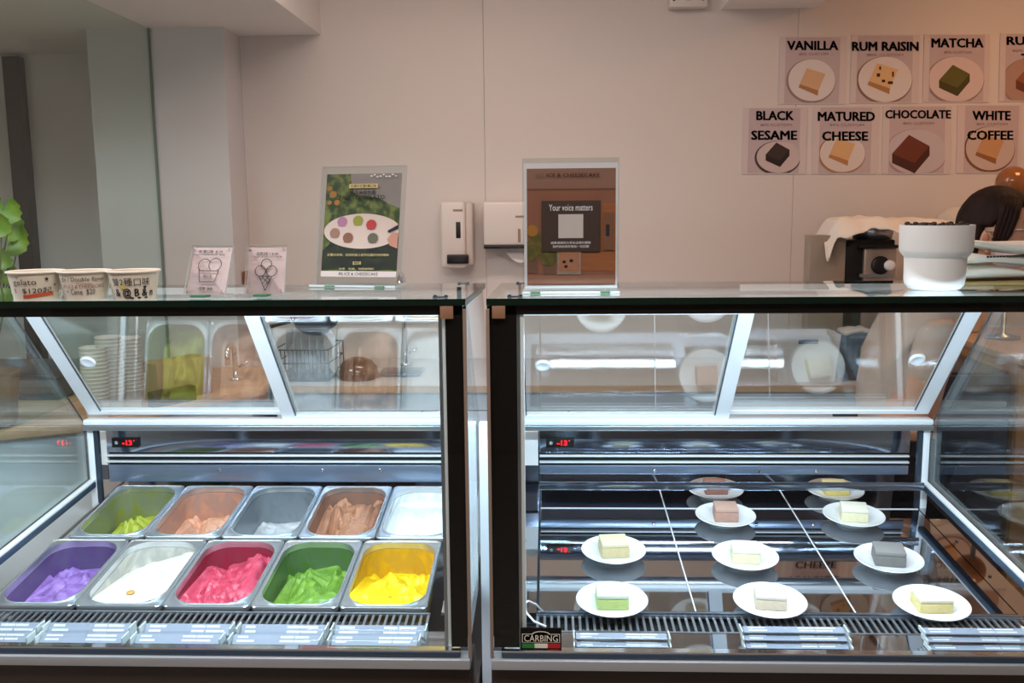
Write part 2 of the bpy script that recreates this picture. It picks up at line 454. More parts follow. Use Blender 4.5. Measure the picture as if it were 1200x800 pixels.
    # deck and front shelf
    if pans:
        MB().prism([(XL + .026, .235, .49), (XR - .026, .235, .49), (XR - .026, .975, .51), (XL + .026, .975, .51)], (0, 0, .006), M_DKST).build('deck', t)
        for a, b in ((XL + .028, -1.2615), (-.236, XR - .026)):
            MB().prism([(a, .242, .642), (b, .242, .642), (b, .965, .720), (a, .965, .720)], (0, 0, .006), M_STEEL).build('side_channel', t)
    else:
        w = .978 * 1.04 / 3
        for i in range(3):
            a = -.026 + w * i; b = a + w
            for y0, y1 in ((.246, .7905), (.7955, .972)):
                MB().prism([(a + .0012, y0, deck_z(y0) - .004), (b - .0012, y0, deck_z(y0) - .004), (b - .0012, y1, deck_z(y1) - .004), (a + .0012, y1, deck_z(y1) - .004)], (0, 0, .004), M_MIRROR).build('mirror_tray', t, bevel=.001, seg=1)
        for i in range(1, 3):
            a = -.026 + w * i
            MB().prism([(a - .0011, .246, deck_z(.246) - .003), (a + .0011, .246, deck_z(.246) - .003), (a + .0011, .972, deck_z(.972) - .003), (a - .0011, .972, deck_z(.972) - .003)], (0, 0, .0042), M_ALU).build('tray_edge', t)
        MB().box((-.025, .7909, deck_z(.793) - .003), (.989, .7951, deck_z(.793) + .0014), M_ALU).build('tray_edge', t)
        MB().prism([(XL + .026, .242, .62), (XR - .026, .242, .62), (XR - .026, .975, .69), (XL + .026, .975, .69)], (0, 0, .004), M_DKST).build('deck', t)
        for a, b in ((XL + .028, -.030), (.9935, XR + .02)):
            MB().prism([(a, .242, .643), (b, .242, .643), (b, .965, .710), (a, .965, .710)], (0, 0, .006), M_MIRROR).build('side_channel', t)
            for y in (.42, .60):
                MB().lathe([(.004, 0), (.004, .003), (0, .004)], ((a + b) / 2 - .006, y, .6495 + .0927 * (y - .242)), M_CHROME, 10).build('screw', t)
        lp = MB().box((-.028, .232, .642), (.99, .2425, .6550), M_PANEL).build('tray_lip', t, bevel=.001)
    MB().box((XL + .026, .016, .664), (XR - .026, .098, .673), M_MIRROR).build('front_shelf', t)
    # air grille
    g0, g1 = (XL + .028, -.262) if pans else (-.027, XR - .03)
    gr = MB().prism([(g0, .166, .622), (g1, .166, .622), (g1, .231, .628), (g0, .231, .628)], (0, 0, .003), M_DARK).build('air_grille', t)
    n = int((g1 - g0) / .0148)
    br_ = MB().box((-.0026, 0, 0), (.0027, .0645, .004), M_ALU2)
    me = None
    for i in range(n + 1):
        x = g0 + (g1 - g0) * i / n
        if me is None:
            b = br_.build('bar', None); me = b.data
        else:
            b = bpy.data.objects.new('bar', me); COL.objects.link(b)
        b.parent = gr; b.location = V((x, .1665, .6395)) - wpos(gr); b.rotation_euler = (.07, 0, 0)
    for y, z in ((.1615, .6385), (.229, .6445)):
        MB().box((g0 - .003, y, z), (g1 + .003, y + .006, z + .006), M_ALU2).build('grille_edge', gr)
    return t
XL1, XR1, XL2, XR2 = -1.284, -.151, -.113, 1.021
case1 = make_case(XL1, XR1, 'glass fronted refrigerated display case holding metal pans of colourful gelato', -.707, 0, .04, .032, True)
case2 = make_case(XL2, XR2, 'glass fronted refrigerated display case holding small cakes on white plates', .459, 1, .048, .04, False)
fl = MB().box((XR1 + .004, .22, .02), (XL2 - .004, .25, 1.07), mat('gap_reflection_white', (236, 238, 244), .5)).build('gap_reflection_panel')  # white sheet added for the lit interiors reflected in the side glasses
tag(fl, 'narrow white panel standing in for bright glass reflections in the gap between the two display cases', 'panel')
q0 = [atY(x_, y_, Y_) for x_, y_, Y_ in ((636, 716, .22), (628, 708, .20), (619, 704, .16), (613, 708, .12), (617, 718, .07), (626, 728, .05), (640, 734, .04))]
for q in q0: q.z = max(q.z, .678 if q.y < .11 else .648)
tag(MB().tube(q0, .0022, M_WHITE, 8).build('probe_cable', smooth=True), 'thin white cable looping at front left corner inside the right case', 'cable')
# maker's badge
bd = thing('badge', 'small black maker badge with green white and red flag stripe stuck on right case', 'badge', (atY(634, 760, -.003)))
b0 = atY(610, 762, -.0025); b1 = atY(658, 735.5, -.0025)
MB().box((b0.x, -.0025, b0.z), (b1.x, -.0003, b1.z), M_BORDER).build('plate', bd, bevel=.001)
pr = Print((b0.x, -.0026, b0.z), (b1.x - b0.x, 0, 0), (0, 0, b1.z - b0.z), (0, -1, 0), .0002)
IV = mat('badge_ivory', (252, 248, 234), .5)
pr.rect(.04, .12, .345, .32, mat('badge_green', (40, 140, 60), .5), False); pr.rect(.345, .12, .66, .32, IV, False); pr.rect(.66, .12, .97, .32, mat('badge_red', (200, 36, 44), .5))
pr.rect(.04, .36, .96, .74, IV); pr.ell(.5, .72, .22, .14, IV, 24); BK = mat('badge_black', (10, 9, 9), .8, spec=.05); pr.rect(.055, .385, .945, .715, BK); pr.ell(.5, .70, .20, .125, BK, 24)
pr.text('CARBING', .09, .41, .91, .69, IV); pr.rect(.7, .05, .95, .08, mat('badge_red', (200, 36, 44)), True)
pr.build('lettering', bd)

# ================================================================== GELATO PANS
def rrect(hw, hh, r, k=9):
    pts = []
    for cx, cy, a0 in ((hw - r, hh - r, 0), (-hw + r, hh - r, PI / 2), (-hw + r, -hh + r, PI), (hw - r, -hh + r, 1.5 * PI)):
        for i in range(k + 1):
            a = a0 + PI / 2 * i / k; pts.append((cx + r * math.cos(a), cy + r * math.sin(a)))
    return pts
def smear(name, col, amt, dark=.8):
    m = bpy.data.materials.new(name); m.use_nodes = True; nt = m.node_tree; N = nt.nodes; L = nt.links; b = N['Principled BSDF']
    tc = N.new('ShaderNodeTexCoord'); mp = N.new('ShaderNodeMapping'); L.new(tc.outputs['Object'], mp.inputs[0]); mp.inputs['Scale'].default_value = (1, .55, .8)
    nz = N.new('ShaderNodeTexNoise'); nz.inputs['Scale'].default_value = 22; nz.inputs['Detail'].default_value = 6; nz.inputs['Distortion'].default_value = 1.2
    L.new(mp.outputs[0], nz.inputs['Vector'])
    rp = N.new('ShaderNodeValToRGB'); c = lin(col); g = lin((146, 152, 158))
    mixc = tuple(c[i] * amt + g[i] * (1 - amt) for i in range(3)) + (1,)
    rp.color_ramp.elements[0].position = .42; rp.color_ramp.elements[0].color = mixc
    rp.color_ramp.elements[1].position = .60; rp.color_ramp.elements[1].color = tuple(min(1, x * 1.25) for x in c[:3]) + (1,)
    L.new(nz.outputs['Fac'], rp.inputs[0]); L.new(rp.outputs[0], b.inputs['Base Color'])
    b.inputs['Metallic'].default_value = .55 * (1 - amt); b.inputs['Roughness'].default_value = .32
    bp = N.new('ShaderNodeBump'); bp.inputs['Strength'].default_value = .5; bp.inputs['Distance'].default_value = .004
    L.new(nz.outputs['Fac'], bp.inputs['Height']); L.new(bp.outputs[0], b.inputs['Normal'])
    return m
PW, PL = .1951, .2995
SLOPE = .147
pan_rot = Matrix.Rotation(math.atan(SLOPE), 3, 'X')
HWo, HLo, RO = .0868, .1373, .056
def rim_mesh():
    k = 9; ro = rrect(PW / 2 - .0008, PL / 2, .012, k); r1 = rrect(PW / 2 - .0025, PL / 2 - .0017, .012, k)
    a = rrect(HWo + .003, HLo + .003, RO + .003, k); b = rrect(HWo, HLo, RO, k)
    L = [[(x, y, -.009) for x, y in ro], [(x, y, .0005) for x, y in ro], [(x, y, .002) for x, y in r1],
         [(x * .985, y * .99, .0005) for x, y in r1], [(x, y, .0005) for x, y in a], [(x * .994, y * .996, .0034) for x, y in a], [(x * 1.004, y * 1.003, .0030) for x, y in b], [(x, y, -.002) for x, y in b], [(x, y, -.012) for x, y in b]]
    mb = MB(); mb.loops([[V(p) for p in l] for l in L], M_STEEL); return mb
def bowl_mb(m, depth):
    k = 9
    L = []
    for t in (0, .25, .5, .75, .9, 1.0):
        s = 1 - .10 * t; z = -.0125 - depth * (t if t < .9 else .9 + (t - .9))
        sh = s * (1 if t < 1 else .9)
        L.append([V((x * sh, y * sh, z)) for x, y in rrect(HWo - .0006, HLo - .0006, RO - .0006, k)])
    mb = MB(); mb.loops(L, m, cap1=True); return mb
def gelato_mb(m, fh, seed, rough=.006, depth=.11, fine=1.0):
    k = 18; bnd = rrect(1, 1, .01, k)
    R = 26; n = len(rrect(HWo, HLo, RO, k)); vs = []; fs = []
    bd = rrect(HWo, HLo, RO, k)
    for i in range(R + 1):
        f = (i / R) ** .85
        for j in range(n):
            x, y = bd[j][0] * f, bd[j][1] * f
            u, v = x / HWo, y / HLo                                  # v=-1 front, +1 back
            h = fh(u, v)
            nx = noise.noise(V((x * 26 + seed, y * 17, seed * 1.7))); n2 = noise.noise(V((x * 70 + seed * 2, y * 45, 3.1))); n3 = noise.ridged_multi_fractal(V((x * 22 + seed, y * 34, seed)), 1, 2, 3, 1, 2)
            n4 = noise.ridged_multi_fractal(V((x * 60 - seed, y * 48 + n2 * .4, seed)), 1, 2, 2, 1, 2)
            h += rough * ((n4 - 1) * .22 * fine + nx * 1.3 + n2 * .5 * fine + (n3 - 1) * .45 * fine)
            h = max(min(h, -.004), -depth + .002)
            sc = 1 - .10 * min(1, max(0, (-h - .0125) / depth)) - .006
            vs.append(V((x * sc, y * sc, h)))
    for i in range(R):
        for j in range(n):
            q = (j + 1) % n; fs.append((i * n + j, (i + 1) * n + j, (i + 1) * n + q, i * n + q))
    mb = MB(); mb.add(vs, fs, m); return mb
def clamp(x, a, b): return max(a, min(b, x))
def sst(a, b, x):
    t = clamp((x - a) / (b - a), 0, 1); return t * t * (3 - 2 * t)
FL = {
 'purple': ((84, 62, 110), (128, 92, 168), (164, 130, 200), lambda u, v: -.052 + .040 * (1 - sst(-.8, .4, v)) * sst(-1.1, .5, u) - .02 * sst(0, 1, v), .85, .010),
 'white': ((188, 184, 172), (216, 212, 202), (228, 225, 216), lambda u, v: -.014 - .026 * sst(-.3, .9, v) * (1.2 - .5 * u) + .014 * sst(.0, .8, u) * sst(.5, .9, v), .65, .004),
 'crimson': ((132, 28, 52), (178, 40, 70), (204, 84, 108), lambda u, v: -.022 + .012 * sst(-.5, .6, u) - .034 * sst(-.1, .9, v) + .022 * math.exp(-((u - .55) ** 2 + (v - .55) ** 2) / .10), .95, .014),
 'leaf green': ((66, 98, 42), (92, 134, 46), (120, 160, 60), lambda u, v: -.056 + .042 * (1 - sst(-.7, .4, v)) * sst(-.9, .3, u) - .01 * sst(0, 1, v), .88, .013),
 'yellow': ((190, 146, 18), (236, 192, 8), (246, 210, 24), lambda u, v: -.012 - .046 * sst(.0, .45, v + .2 * u) - .016 * sst(.4, 1, v), .95, .010),
 'olive green': ((122, 128, 58), (168, 176, 52), (184, 194, 70), lambda u, v: -.084 + .022 * sst(-.2, .8, u) * (1 - sst(-.2, .8, v)), .6, .018),
 'peach': ((182, 132, 108), (216, 152, 120), (226, 176, 148), lambda u, v: -.080 + .054 * (1 - sst(-1, -.1, v)) * sst(-.8, .5, u), .75, .014),
 'clear grey': ((120, 126, 132), (180, 186, 190), (214, 218, 222), lambda u, v: -.096 + .024 * (1 - sst(-1, -.4, v)) * sst(0, .8, u), .15, .006),
 'brown': ((140, 100, 80), (164, 110, 82), (186, 134, 104), lambda u, v: -.050 + .042 * sst(-.7, .4, u) * (1 - sst(.2, 1, v)) , .85, .020),
 'snow white': ((222, 226, 230), (232, 234, 236), (238, 240, 242), lambda u, v: -.026 - .01 * sst(0, 1, v), .85, .003),
}
rows = [(0, ['purple', 'white', 'crimson', 'leaf green', 'yellow']), (1, ['olive green', 'peach', 'clear grey', 'brown', 'snow white'])]
LB = {'purple': 'steel pan of purple gelato at the left end of front row', 'white': 'steel pan of smooth white gelato with a caramel drop on it',
 'crimson': 'steel pan of crimson berry gelato in the middle of front row', 'leaf green': 'steel pan of bright leaf green gelato beside the yellow pan', 'yellow': 'steel pan of bright yellow gelato at the right end of front row',
 'olive green': 'nearly empty steel pan smeared with olive green gelato in back row', 'peach': 'steel pan with a little peach orange gelato in back row',
 'clear grey': 'scraped out grey steel pan with white scraps in back row', 'brown': 'steel pan of rough brown chocolate gelato in back row', 'snow white': 'steel pan filled with snow white gelato at back right'}
rim0 = None
for r, names in rows:
    y0_ = .316 if r == 0 else .614
    for i, nm in enumerate(names):
        cw, c1, c2, fh, amt, rg = FL[nm]
        x = -1.211 + .189 * (i + .5) + (.010, .034)[r]
        z = .647 + SLOPE * (y0_ - .17) * 1.04 + .0056
        x, yc = x * 1.04, y0_ * 1.04 + .0672
        t = thing('gelato_pan', LB[nm], 'gelato pan', (x, yc, z), 'gelato pans in the left display case')
        t.rotation_euler = (math.atan(SLOPE), 0, 0)
        if rim0 is None:
            rim0 = rim_mesh().build('rim', None); auto(rim0, 50); ro = rim0
        else:
            ro = bpy.data.objects.new('rim', rim0.data); COL.objects.link(ro)
        ro.parent = t
        rg *= 1.5
        bo = bowl_mb(smear('smear_' + nm.replace(' ', '_'), cw, amt), .105).build('basin', None); auto(bo, 60); bo.parent = t
        gm = mat('gelato_' + nm.replace(' ', '_'), c1, .3, col2=c2, vscale=34, bump=.9, bscale=95, sss=.1)
        go = gelato_mb(gm, fh, i * 3.7 + r * 11, rg).build('gelato', None, smooth=True); go.parent = t
        lab(go, nm + ' gelato surface, scooped and smeared')
        if nm == 'white':
            d = MB().sphere((-.005, -.072, -.012), (.010, .009, .0035), mat('caramel', (196, 146, 70), .3), 14, 8).build('caramel_drop', None, smooth=True); d.parent = t
        if nm == 'yellow':
            d = MB().sphere((.005, -.085, -.012), (.008, .006, .003), mat('saffron_bit', (216, 110, 20), .4), 12, 8).build('orange_bit', None, smooth=True); d.parent = t

# ================================================================== PLATES AND CAKES
TN = V((0, -.092, 1)).normalized()
def on_tray(px, py, lift=0):
    d = ray(px, py); p0 = V((0, .244, .6506 + lift)); return EYE + d * ((p0 - EYE).dot(TN) / d.dot(TN))
def plate_mb():
    pr = [(0, .008), (.032, .008), (.036, .0075), (.0362, 0), (.0395, 0), (.0402, .007), (.058, .0145), (.0735, .0205), (.0748, .0225), (.0735, .0238), (.060, .0185), (.044, .0125), (.030, .0115), (0, .0115)]
    mb = MB(); mb.lathe(pr, (0, 0, 0), M_CERAM, 56); return mb
tilt = math.atan(.092)
CK = [  # px,py plate centre, cake colours (body, top), size, yaw, plate label, cake label
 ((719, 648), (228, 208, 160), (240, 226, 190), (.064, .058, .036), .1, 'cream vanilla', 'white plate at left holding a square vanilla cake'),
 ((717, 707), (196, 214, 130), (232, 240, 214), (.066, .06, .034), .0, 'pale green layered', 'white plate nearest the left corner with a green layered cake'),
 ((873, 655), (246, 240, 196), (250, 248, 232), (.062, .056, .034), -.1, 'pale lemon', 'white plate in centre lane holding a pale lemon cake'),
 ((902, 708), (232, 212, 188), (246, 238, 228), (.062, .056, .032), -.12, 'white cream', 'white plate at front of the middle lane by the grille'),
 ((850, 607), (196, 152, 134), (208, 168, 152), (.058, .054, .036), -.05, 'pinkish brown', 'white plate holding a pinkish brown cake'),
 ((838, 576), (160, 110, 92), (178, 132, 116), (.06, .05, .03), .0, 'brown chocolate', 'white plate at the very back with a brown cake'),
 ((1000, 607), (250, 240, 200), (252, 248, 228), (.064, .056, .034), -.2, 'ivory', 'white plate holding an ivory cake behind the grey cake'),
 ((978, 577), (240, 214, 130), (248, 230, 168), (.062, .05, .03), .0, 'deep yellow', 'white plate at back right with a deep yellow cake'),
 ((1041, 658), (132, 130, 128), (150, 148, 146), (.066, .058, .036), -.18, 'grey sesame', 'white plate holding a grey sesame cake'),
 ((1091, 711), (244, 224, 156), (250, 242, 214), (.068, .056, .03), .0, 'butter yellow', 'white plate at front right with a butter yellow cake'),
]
pl0 = None
for (pxy, cb, ct_, sz, yaw, nm, pl) in CK:
    p = on_tray(*pxy, .012) + V((0, 0, 0)); p = p - TN * .0118
    if pl0 is None:
        pl0 = plate_mb().build('plate', None); auto(pl0, 40); po = pl0
    else:
        po = bpy.data.objects.new('plate', pl0.data); COL.objects.link(po)
    po.location = p; po.rotation_euler = (tilt, 0, 0); po.scale = (1.04, 1.04, 1.04)
    tag(po, pl, 'plate', 'white plates in the right display case')
    a, b, h = (q * 1.04 for q in sz)
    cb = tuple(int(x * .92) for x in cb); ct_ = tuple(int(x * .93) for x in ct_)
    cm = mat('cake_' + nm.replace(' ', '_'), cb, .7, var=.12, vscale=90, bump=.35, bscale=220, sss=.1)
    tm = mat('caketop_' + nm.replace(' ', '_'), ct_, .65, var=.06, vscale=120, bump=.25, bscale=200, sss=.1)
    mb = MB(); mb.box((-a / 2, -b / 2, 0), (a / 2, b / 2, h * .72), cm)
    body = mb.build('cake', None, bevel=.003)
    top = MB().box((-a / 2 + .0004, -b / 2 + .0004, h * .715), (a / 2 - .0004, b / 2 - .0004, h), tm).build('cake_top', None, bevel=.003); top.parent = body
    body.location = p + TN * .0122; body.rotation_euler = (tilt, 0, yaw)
    tag(body, 'square ' + nm + ' cheesecake block resting on a white plate', 'cake', 'cheesecake squares on plates')

# ================================================================== PRICE TAG BLOCKS
def tag_block(x0, x1, y0, z0, h, d, label, group, lines=2):
    t = thing('price_tag', label, 'price tag', ((x0 + x1) / 2, y0, z0), group)
    MB().box((x0, y0, z0), (x1, y0 + d, z0 + h), G_ACR).build('acrylic_block', t, bevel=.001, seg=1)
    eb = MB()
    for x in (x0, x1 - .003): eb.box((x + .0003, y0 + .001, z0 + .0006), (x + .0027, y0 + d - .001, z0 + h - .0006), M_ACEDGE)
    eb.build('block_end', t)
    th = math.radians(60)
    O = V((x0 + .006, y0 + d * .25, z0 + .003)); X = V((x1 - x0 - .012, 0, 0)); Y = V((0, d * .55, h - .006))
    n = X.cross(Y).normalized()
    MB().prism([O, O + X, O + X + Y, O + Y], -n * .0006, M_LABEL).build('card', t)
    pr = Print(O, X, Y, n, .0003); rr = random.Random(int((x0 + y0 + z0) * 7919))
    for k in range(lines):
        v = .66 - .42 * k
        u = .06
        for a, b in ((.05, .16 + .1 * rr.random()), (.55, .70), (.72, .86 + .08 * rr.random())):
            q = a
            while q < b:
                w = .006 + .012 * rr.random(); pr.rect(q, v, q + w, v + .2, M_INKW, False); q += w + .005
    pr.build('lettering', t)
flav = ['left edge', 'purple', 'white', 'crimson', 'leaf green', 'yellow']
low = [(-70, 35), (43, 146), (154, 260), (268, 376), (384, 492)]
upr = [(-60, 47), (52, 155), (165, 272), (278, 383), (388, 500)]
nmx = ['at the far left', 'under the purple pan', 'under the white pan', 'under the crimson pan', 'under the yellow pan']
for i, (a, b) in enumerate(low):
    x0, x1 = atY(a, 750, .03).x, atY(b, 750, .03).x
    tag_block(x0, x1, .020, .6735, .017, .034, 'clear acrylic price tag block in front row ' + nmx[i], 'price tags in the left display case', 2)
for i, (a, b) in enumerate(upr):
    x0, x1 = atY(a, 736, .07).x, atY(b, 736, .07).x
    tag_block(x0, x1, .058, .6735, .021, .034, 'clear acrylic price tag block in rear row ' + nmx[i], 'price tags in the left display case', 2)
for (a, b, n, nm) in ((668, 787, 2, 'beside the maker badge'), (868, 1000, 3, 'in the middle of right case'), (1085, 1215, 3, 'at right end of right case')):
    x0, x1 = atY(a + 4, 752, .03).x, atY(b, 752, .03).x
    for k in range(n):
        sh = .004 * (n - 1 - k) * (1 if a < 700 else -1)
        tag_block(x0, x1, .022 + .014 * k, .6735 + .0095 * k, .0092, .036, 'clear acrylic price tag block stacked ' + ['lowest', 'second up', 'third up'][k] + ' ' + nm, 'price tags in the right display case', 2)

# ================================================================== THINGS ON TOP OF THE CASES
def topz(Y): return TOP - .0296 * Y + .0006
# paper cups
def cup(px0, px1, yb, Y, label, draw):
    cx = atY((px0 + px1) / 2, yb, Y).x; r = (atY(px1, yb, Y).x - atY(px0, yb, Y).x) / 2
    z0 = topz(Y); h = .054; rb = r * .80
    t = thing('paper_cup', label, 'cup', (cx, Y, z0), 'paper cups on the left case top')
    MB().lathe([(rb * .96, .003), (rb, 0), (rb + .0003, .002), (r - .0015, h - .003), (r - .0025, h - .003), (rb - .001, .006), (0, .006)], (cx, Y, z0), mat('cup_paper', (232, 222, 206), .7), 48).build('wall', t, smooth=False) and None
    auto(t.children[0], 40)
    ri = MB(); ri.tube([(cx + r * math.cos(2 * PI * i / 40), Y + r * math.sin(2 * PI * i / 40), z0 + h - .002) for i in range(41)], .0022, mat('cup_rim', (240, 232, 220), .5), 8); ri.build('rim', t, smooth=True)
    mb = MB()
    def wrap(u, v):                                # u in -1..1 across the visible front, v 0..1 up
        a = -PI / 2 + .44 + u * 1.15; rr = rb + (r - rb) * v + .0012
        return V((cx + rr * math.cos(a), Y + rr * math.sin(a), z0 + v * (h - .003)))
    def tx(s, u0, v0, u1, v1, m, bold=0.0):
        vs, fs, _ = text_mesh(s, bold); mb.add([wrap(u0 + (u1 - u0) * a, v0 + (v1 - v0) * b) for a, b in vs], fs, m)
    def rc(u0, v0, u1, v1, m, k=8, sl=0):
        for i in range(k):
            a, b = u0 + (u1 - u0) * i / k, u0 + (u1 - u0) * (i + 1) / k
            s0, s1 = sl * i / k, sl * (i + 1) / k
            mb.add([wrap(a, v0 + s0), wrap(b, v0 + s1), wrap(b, v1 + s1), wrap(a, v1 + s0)], [(0, 1, 2, 3)], m)
    draw(tx, rc); mb.build('handwriting', t)
INK = mat('marker_ink', (42, 36, 34), .7); ORG = mat('orange_marker', (226, 92, 50), .7); YEL = mat('yellow_marker', (226, 204, 60), .7); RUST = mat('rust_print', (150, 92, 78), .7)
def d1(tx, rc):
    tx('gelato', -.75, .52, .05, .80, INK); tx('1  $120起', -.75, .26, .55, .50, INK); rc(-.45, .10, .62, .22, ORG, sl=.10); tx('★', .28, .72, .45, .88, INK); tx('+', .60, .52, .72, .62, INK); tx('*', -.6, .82, -.5, .9, INK)
def d2(tx, rc):
    tx('gle / Double flavor', -.90, .66, .72, .86, INK); tx('8% ICE & CHEESECAKE', -.86, .46, .72, .58, RUST); tx('+ Cone  $20', -.75, .20, .35, .42, INK); rc(-.3, .60, .25, .62, RUST)
def d3(tx, rc):
    tx('雙2種口味', -.85, .52, .55, .82, INK); rc(-.52, .42, -.36, .56, YEL); tx('& @ B & n', -.8, .06, .72, .44, INK, .02); tx('♥', .30, .40, .42, .52, INK); tx('...', -.2, .05, .5, .12, INK)
cup(14, 75, 350, .055, 'white paper tub with gelato price and orange underline on glass top', d1)
cup(73, 130, 350, .055, 'white paper tub with handwritten Double flavor note', d2)
cup(130, 187, 350, .055, 'white paper tub with inked doodles and a yellow mark', d3)

def stand(name, label, bl, wpx, hpx, Y, alpha, beta, thick=.003):
    # leaning acrylic plate: bottom-left px, size in metres found from px widths at depth Y
    O = atY(bl[0], bl[1], Y); w = (atY(bl[0] + wpx, bl[1], Y) - O).length
    d = (Y - EYE.y); h = hpx / FPX * d * 1.02 / math.cos(beta)
    X = V((math.cos(alpha), -math.sin(alpha), 0)) * (w / math.cos(alpha))
    nh = V((-math.sin(alpha), -math.cos(alpha), 0))
    Yv = (V((0, 0, 1)) * math.cos(beta) - nh * math.sin(beta)) * h
    O.z = topz(Y) + .0022
    return O, X, Yv, X.cross(Yv).normalized(), nh
# small price signs
PINK = mat('sign_pink', (238, 214, 214), .6)
for k in (0, 1):
    if k == 0:
        O, X, Yv, n, nh = stand('', '', (216, 347), 53, 57, .085, math.radians(15), math.radians(22))
        t = thing('price_sign', 'pink acrylic sign with a two scoop tub drawing on case top', 'sign', O + X * .5, 'small price signs on the left case top')
    else:
        O, X, Yv, n, nh = stand('', '', (287, 346), 48, 57, .085, math.radians(6), math.radians(16))
        t = thing('price_sign', 'pink acrylic sign with a three scoop cone drawing on case top', 'sign', O + X * .5, 'small price signs on the left case top')
    MB().prism([O, O + X, O + X + Yv, O + Yv], n * .004, G_ACR, M_ACEDGE).build('acrylic_plate', t)
    a, b = X * .02, Yv * .03
    MB().prism([O + a + b, O + X - a + b, O + X - a + Yv - b, O + a + Yv - b], -n * .0012, PINK).build('sheet', t)
    gz = O + X * .33 + nh * .0045
    MB().prism([gz, gz + X * .36, gz + X * .36 + nh * .02, gz + nh * .02], (0, 0, .0045), M_GREEN).build('foot', t, bevel=.001)
    MB().prism([O - nh * .002, O + X - nh * .002, O + X - nh * .04, O - nh * .04], (0, 0, .002), G_ACR, M_ACEDGE).build('base', t)
    pr = Print(O + n * .004, X, Yv, n, .0002)
    for u, v in ((.08, .1), (.92, .1), (.08, .94), (.92, .94)): pr.ell(u, v, .03, .027, mat('stud', (190, 168, 168), .4), 12)
    if k == 0:
        pr.text('單/雙口味  $120', .20, .845, .78, .905, M_BLACK, .012); pr.text('Single/Double flavor  $120', .10, .785, .86, .825, M_BLACK)
        pr.ring(.40, .60, .15, .125, .016, M_BLACK, a0=.55, a1=PI * 1.32); pr.ring(.66, .61, .15, .125, .016, M_BLACK, a0=-PI * .36, a1=PI * 1.30)
        pr.line([(.29, .49), (.77, .49), (.71, .27), (.35, .27), (.29, .49), (.77, .49)], .016, M_BLACK); pr.text('8%ICE', .43, .355, .62, .405, M_BLACK, .01)
        pr.text('+甜筒  $20', .33, .10, .70, .165, M_BLACK, .012)
    else:
        pr.text('甜筒3球 + $180', .25, .80, .80, .86, M_BLACK, .012); pr.text('3 flavors & one cone + $180', .14, .745, .90, .78, M_BLACK)
        pr.ring(.52, .62, .13, .105, .018, M_BLACK); pr.ring(.38, .48, .13, .105, .018, M_BLACK); pr.ring(.66, .48, .13, .105, .018, M_BLACK)
        pr.line([(.36, .375), (.53, .09), (.68, .375), (.36, .375)], .016, M_BLACK)
        for a, b in (((.43, .375), (.60, .23)), ((.53, .375), (.64, .29)), ((.40, .31), (.47, .375)), ((.45, .22), (.60, .375)), ((.49, .15), (.645, .31))): pr.line([a, b], .012, M_BLACK)
    pr.build('print', t)

# tall poster stand (left)
O, X, Yv, n, nh = stand('', '', (369, 327), 103, 136, .43, math.radians(12), math.radians(13))
t = thing('poster_stand', 'clear acrylic stand holding a gelato palette poster with green foliage', 'poster stand', O + X * .5)
MB().prism([O, O + X, O + X + Yv, O + Yv], n * .0025, G_ACR, M_ACEDGE).build('front_plate', t)
MB().prism([O - n * .003, O + X - n * .003, O + X + Yv - n * .003, O + Yv - n * .003], -n * .0025, G_ACR, M_ACEDGE).build('rear_plate', t)
MB().prism([O + nh * .03, O + X + nh * .03, O + X - nh * .05, O - nh * .05], (0, 0, .004), G_ACR, M_ACEDGE).build('base', t)
for q in (.2, .78):
    g = O + X * q + nh * .031; MB().prism([g, g + X * .1, g + X * .1 + nh * .008, g + nh * .008], (0, 0, .003), M_GREEN).build('foot', t)
pr = Print(O + Yv * .075 - n * .0012 + X * .06, X * .89, Yv * .865, n, .0002)
FOL = mat('print_foliage', (44, 62, 20), .5, col2=(118, 124, 52), vscale=60, thr=(.42, .62)); FOD = mat('print_dark_foliage', (20, 20, 14), .5, col2=(44, 54, 20), vscale=45, thr=(.45, .7))
pr.rect(0, 0, 1, 1, FOL)
pr.poly([(.32, 1), (1, 1), (1, .66), (.86, .70), (.72, .76), (.40, .80), (.34, .88)], mat('print_grey_wall', (150, 136, 130), .5))
pr.poly([(0, .07), (1, .07), (1, .36), (.6, .30), (.3, .33), (.18, .40), (.0, .24)], FOD)
for (u, v, r) in ((.10, .80, .05), (.05, .86, .035), (.16, .72, .04), (.06, .72, .03)): pr.ell(u, v, r, r * .7, mat('print_orange_flower', (196, 110, 40), .5, col2=(150, 120, 40), vscale=120), 12)
pr.rect(0, 0, 1, .055, mat('print_pale', (226, 206, 202), .5)); pr.text('8% ICE & CHEESECAKE', .24, .014, .76, .042, M_BLACK, .006)
PAL = mat('print_palette', (218, 190, 178), .5)
pr.ell(.52, .44, .51, .17, PAL, 40, clip=(0, 0, 1, 1))
for (u, v, c) in ((.25, .53, (178, 120, 150)), (.46, .54, (150, 146, 50)), (.16, .42, (160, 116, 100)), (.34, .375, (142, 88, 70)), (.64, .50, (176, 50, 50)), (.67, .37, (96, 92, 74))):
    cm = mat('print_scoop_%d_%d' % (u * 100, v * 100), c, .5); pr.ell(u, v, .068, .05, cm, 20); pr.rect(u - .05, v - .045, u + .05, v - .01, cm)
pr.poly([(.90, .30), (1, .27), (1, .42), (.92, .42), (.86, .36)], mat('print_hand', (190, 130, 110), .5)); pr.poly([(.86, .44), (1, .50), (1, .46), (.88, .42)], M_BLACK)
GOLD = mat('print_gold', (214, 190, 130), .5)
pr.rect(.32, .855, .70, .895, GOLD); pr.text('任選可任選5種口味', .34, .862, .68, .888, M_BLACK, .01)
pr.text('冰淇淋調色盤', .33, .79, .68, .835, M_BLACK, .006); pr.text('PALETTE GELATO', .20, .745, .80, .785, M_BLACK, .005)
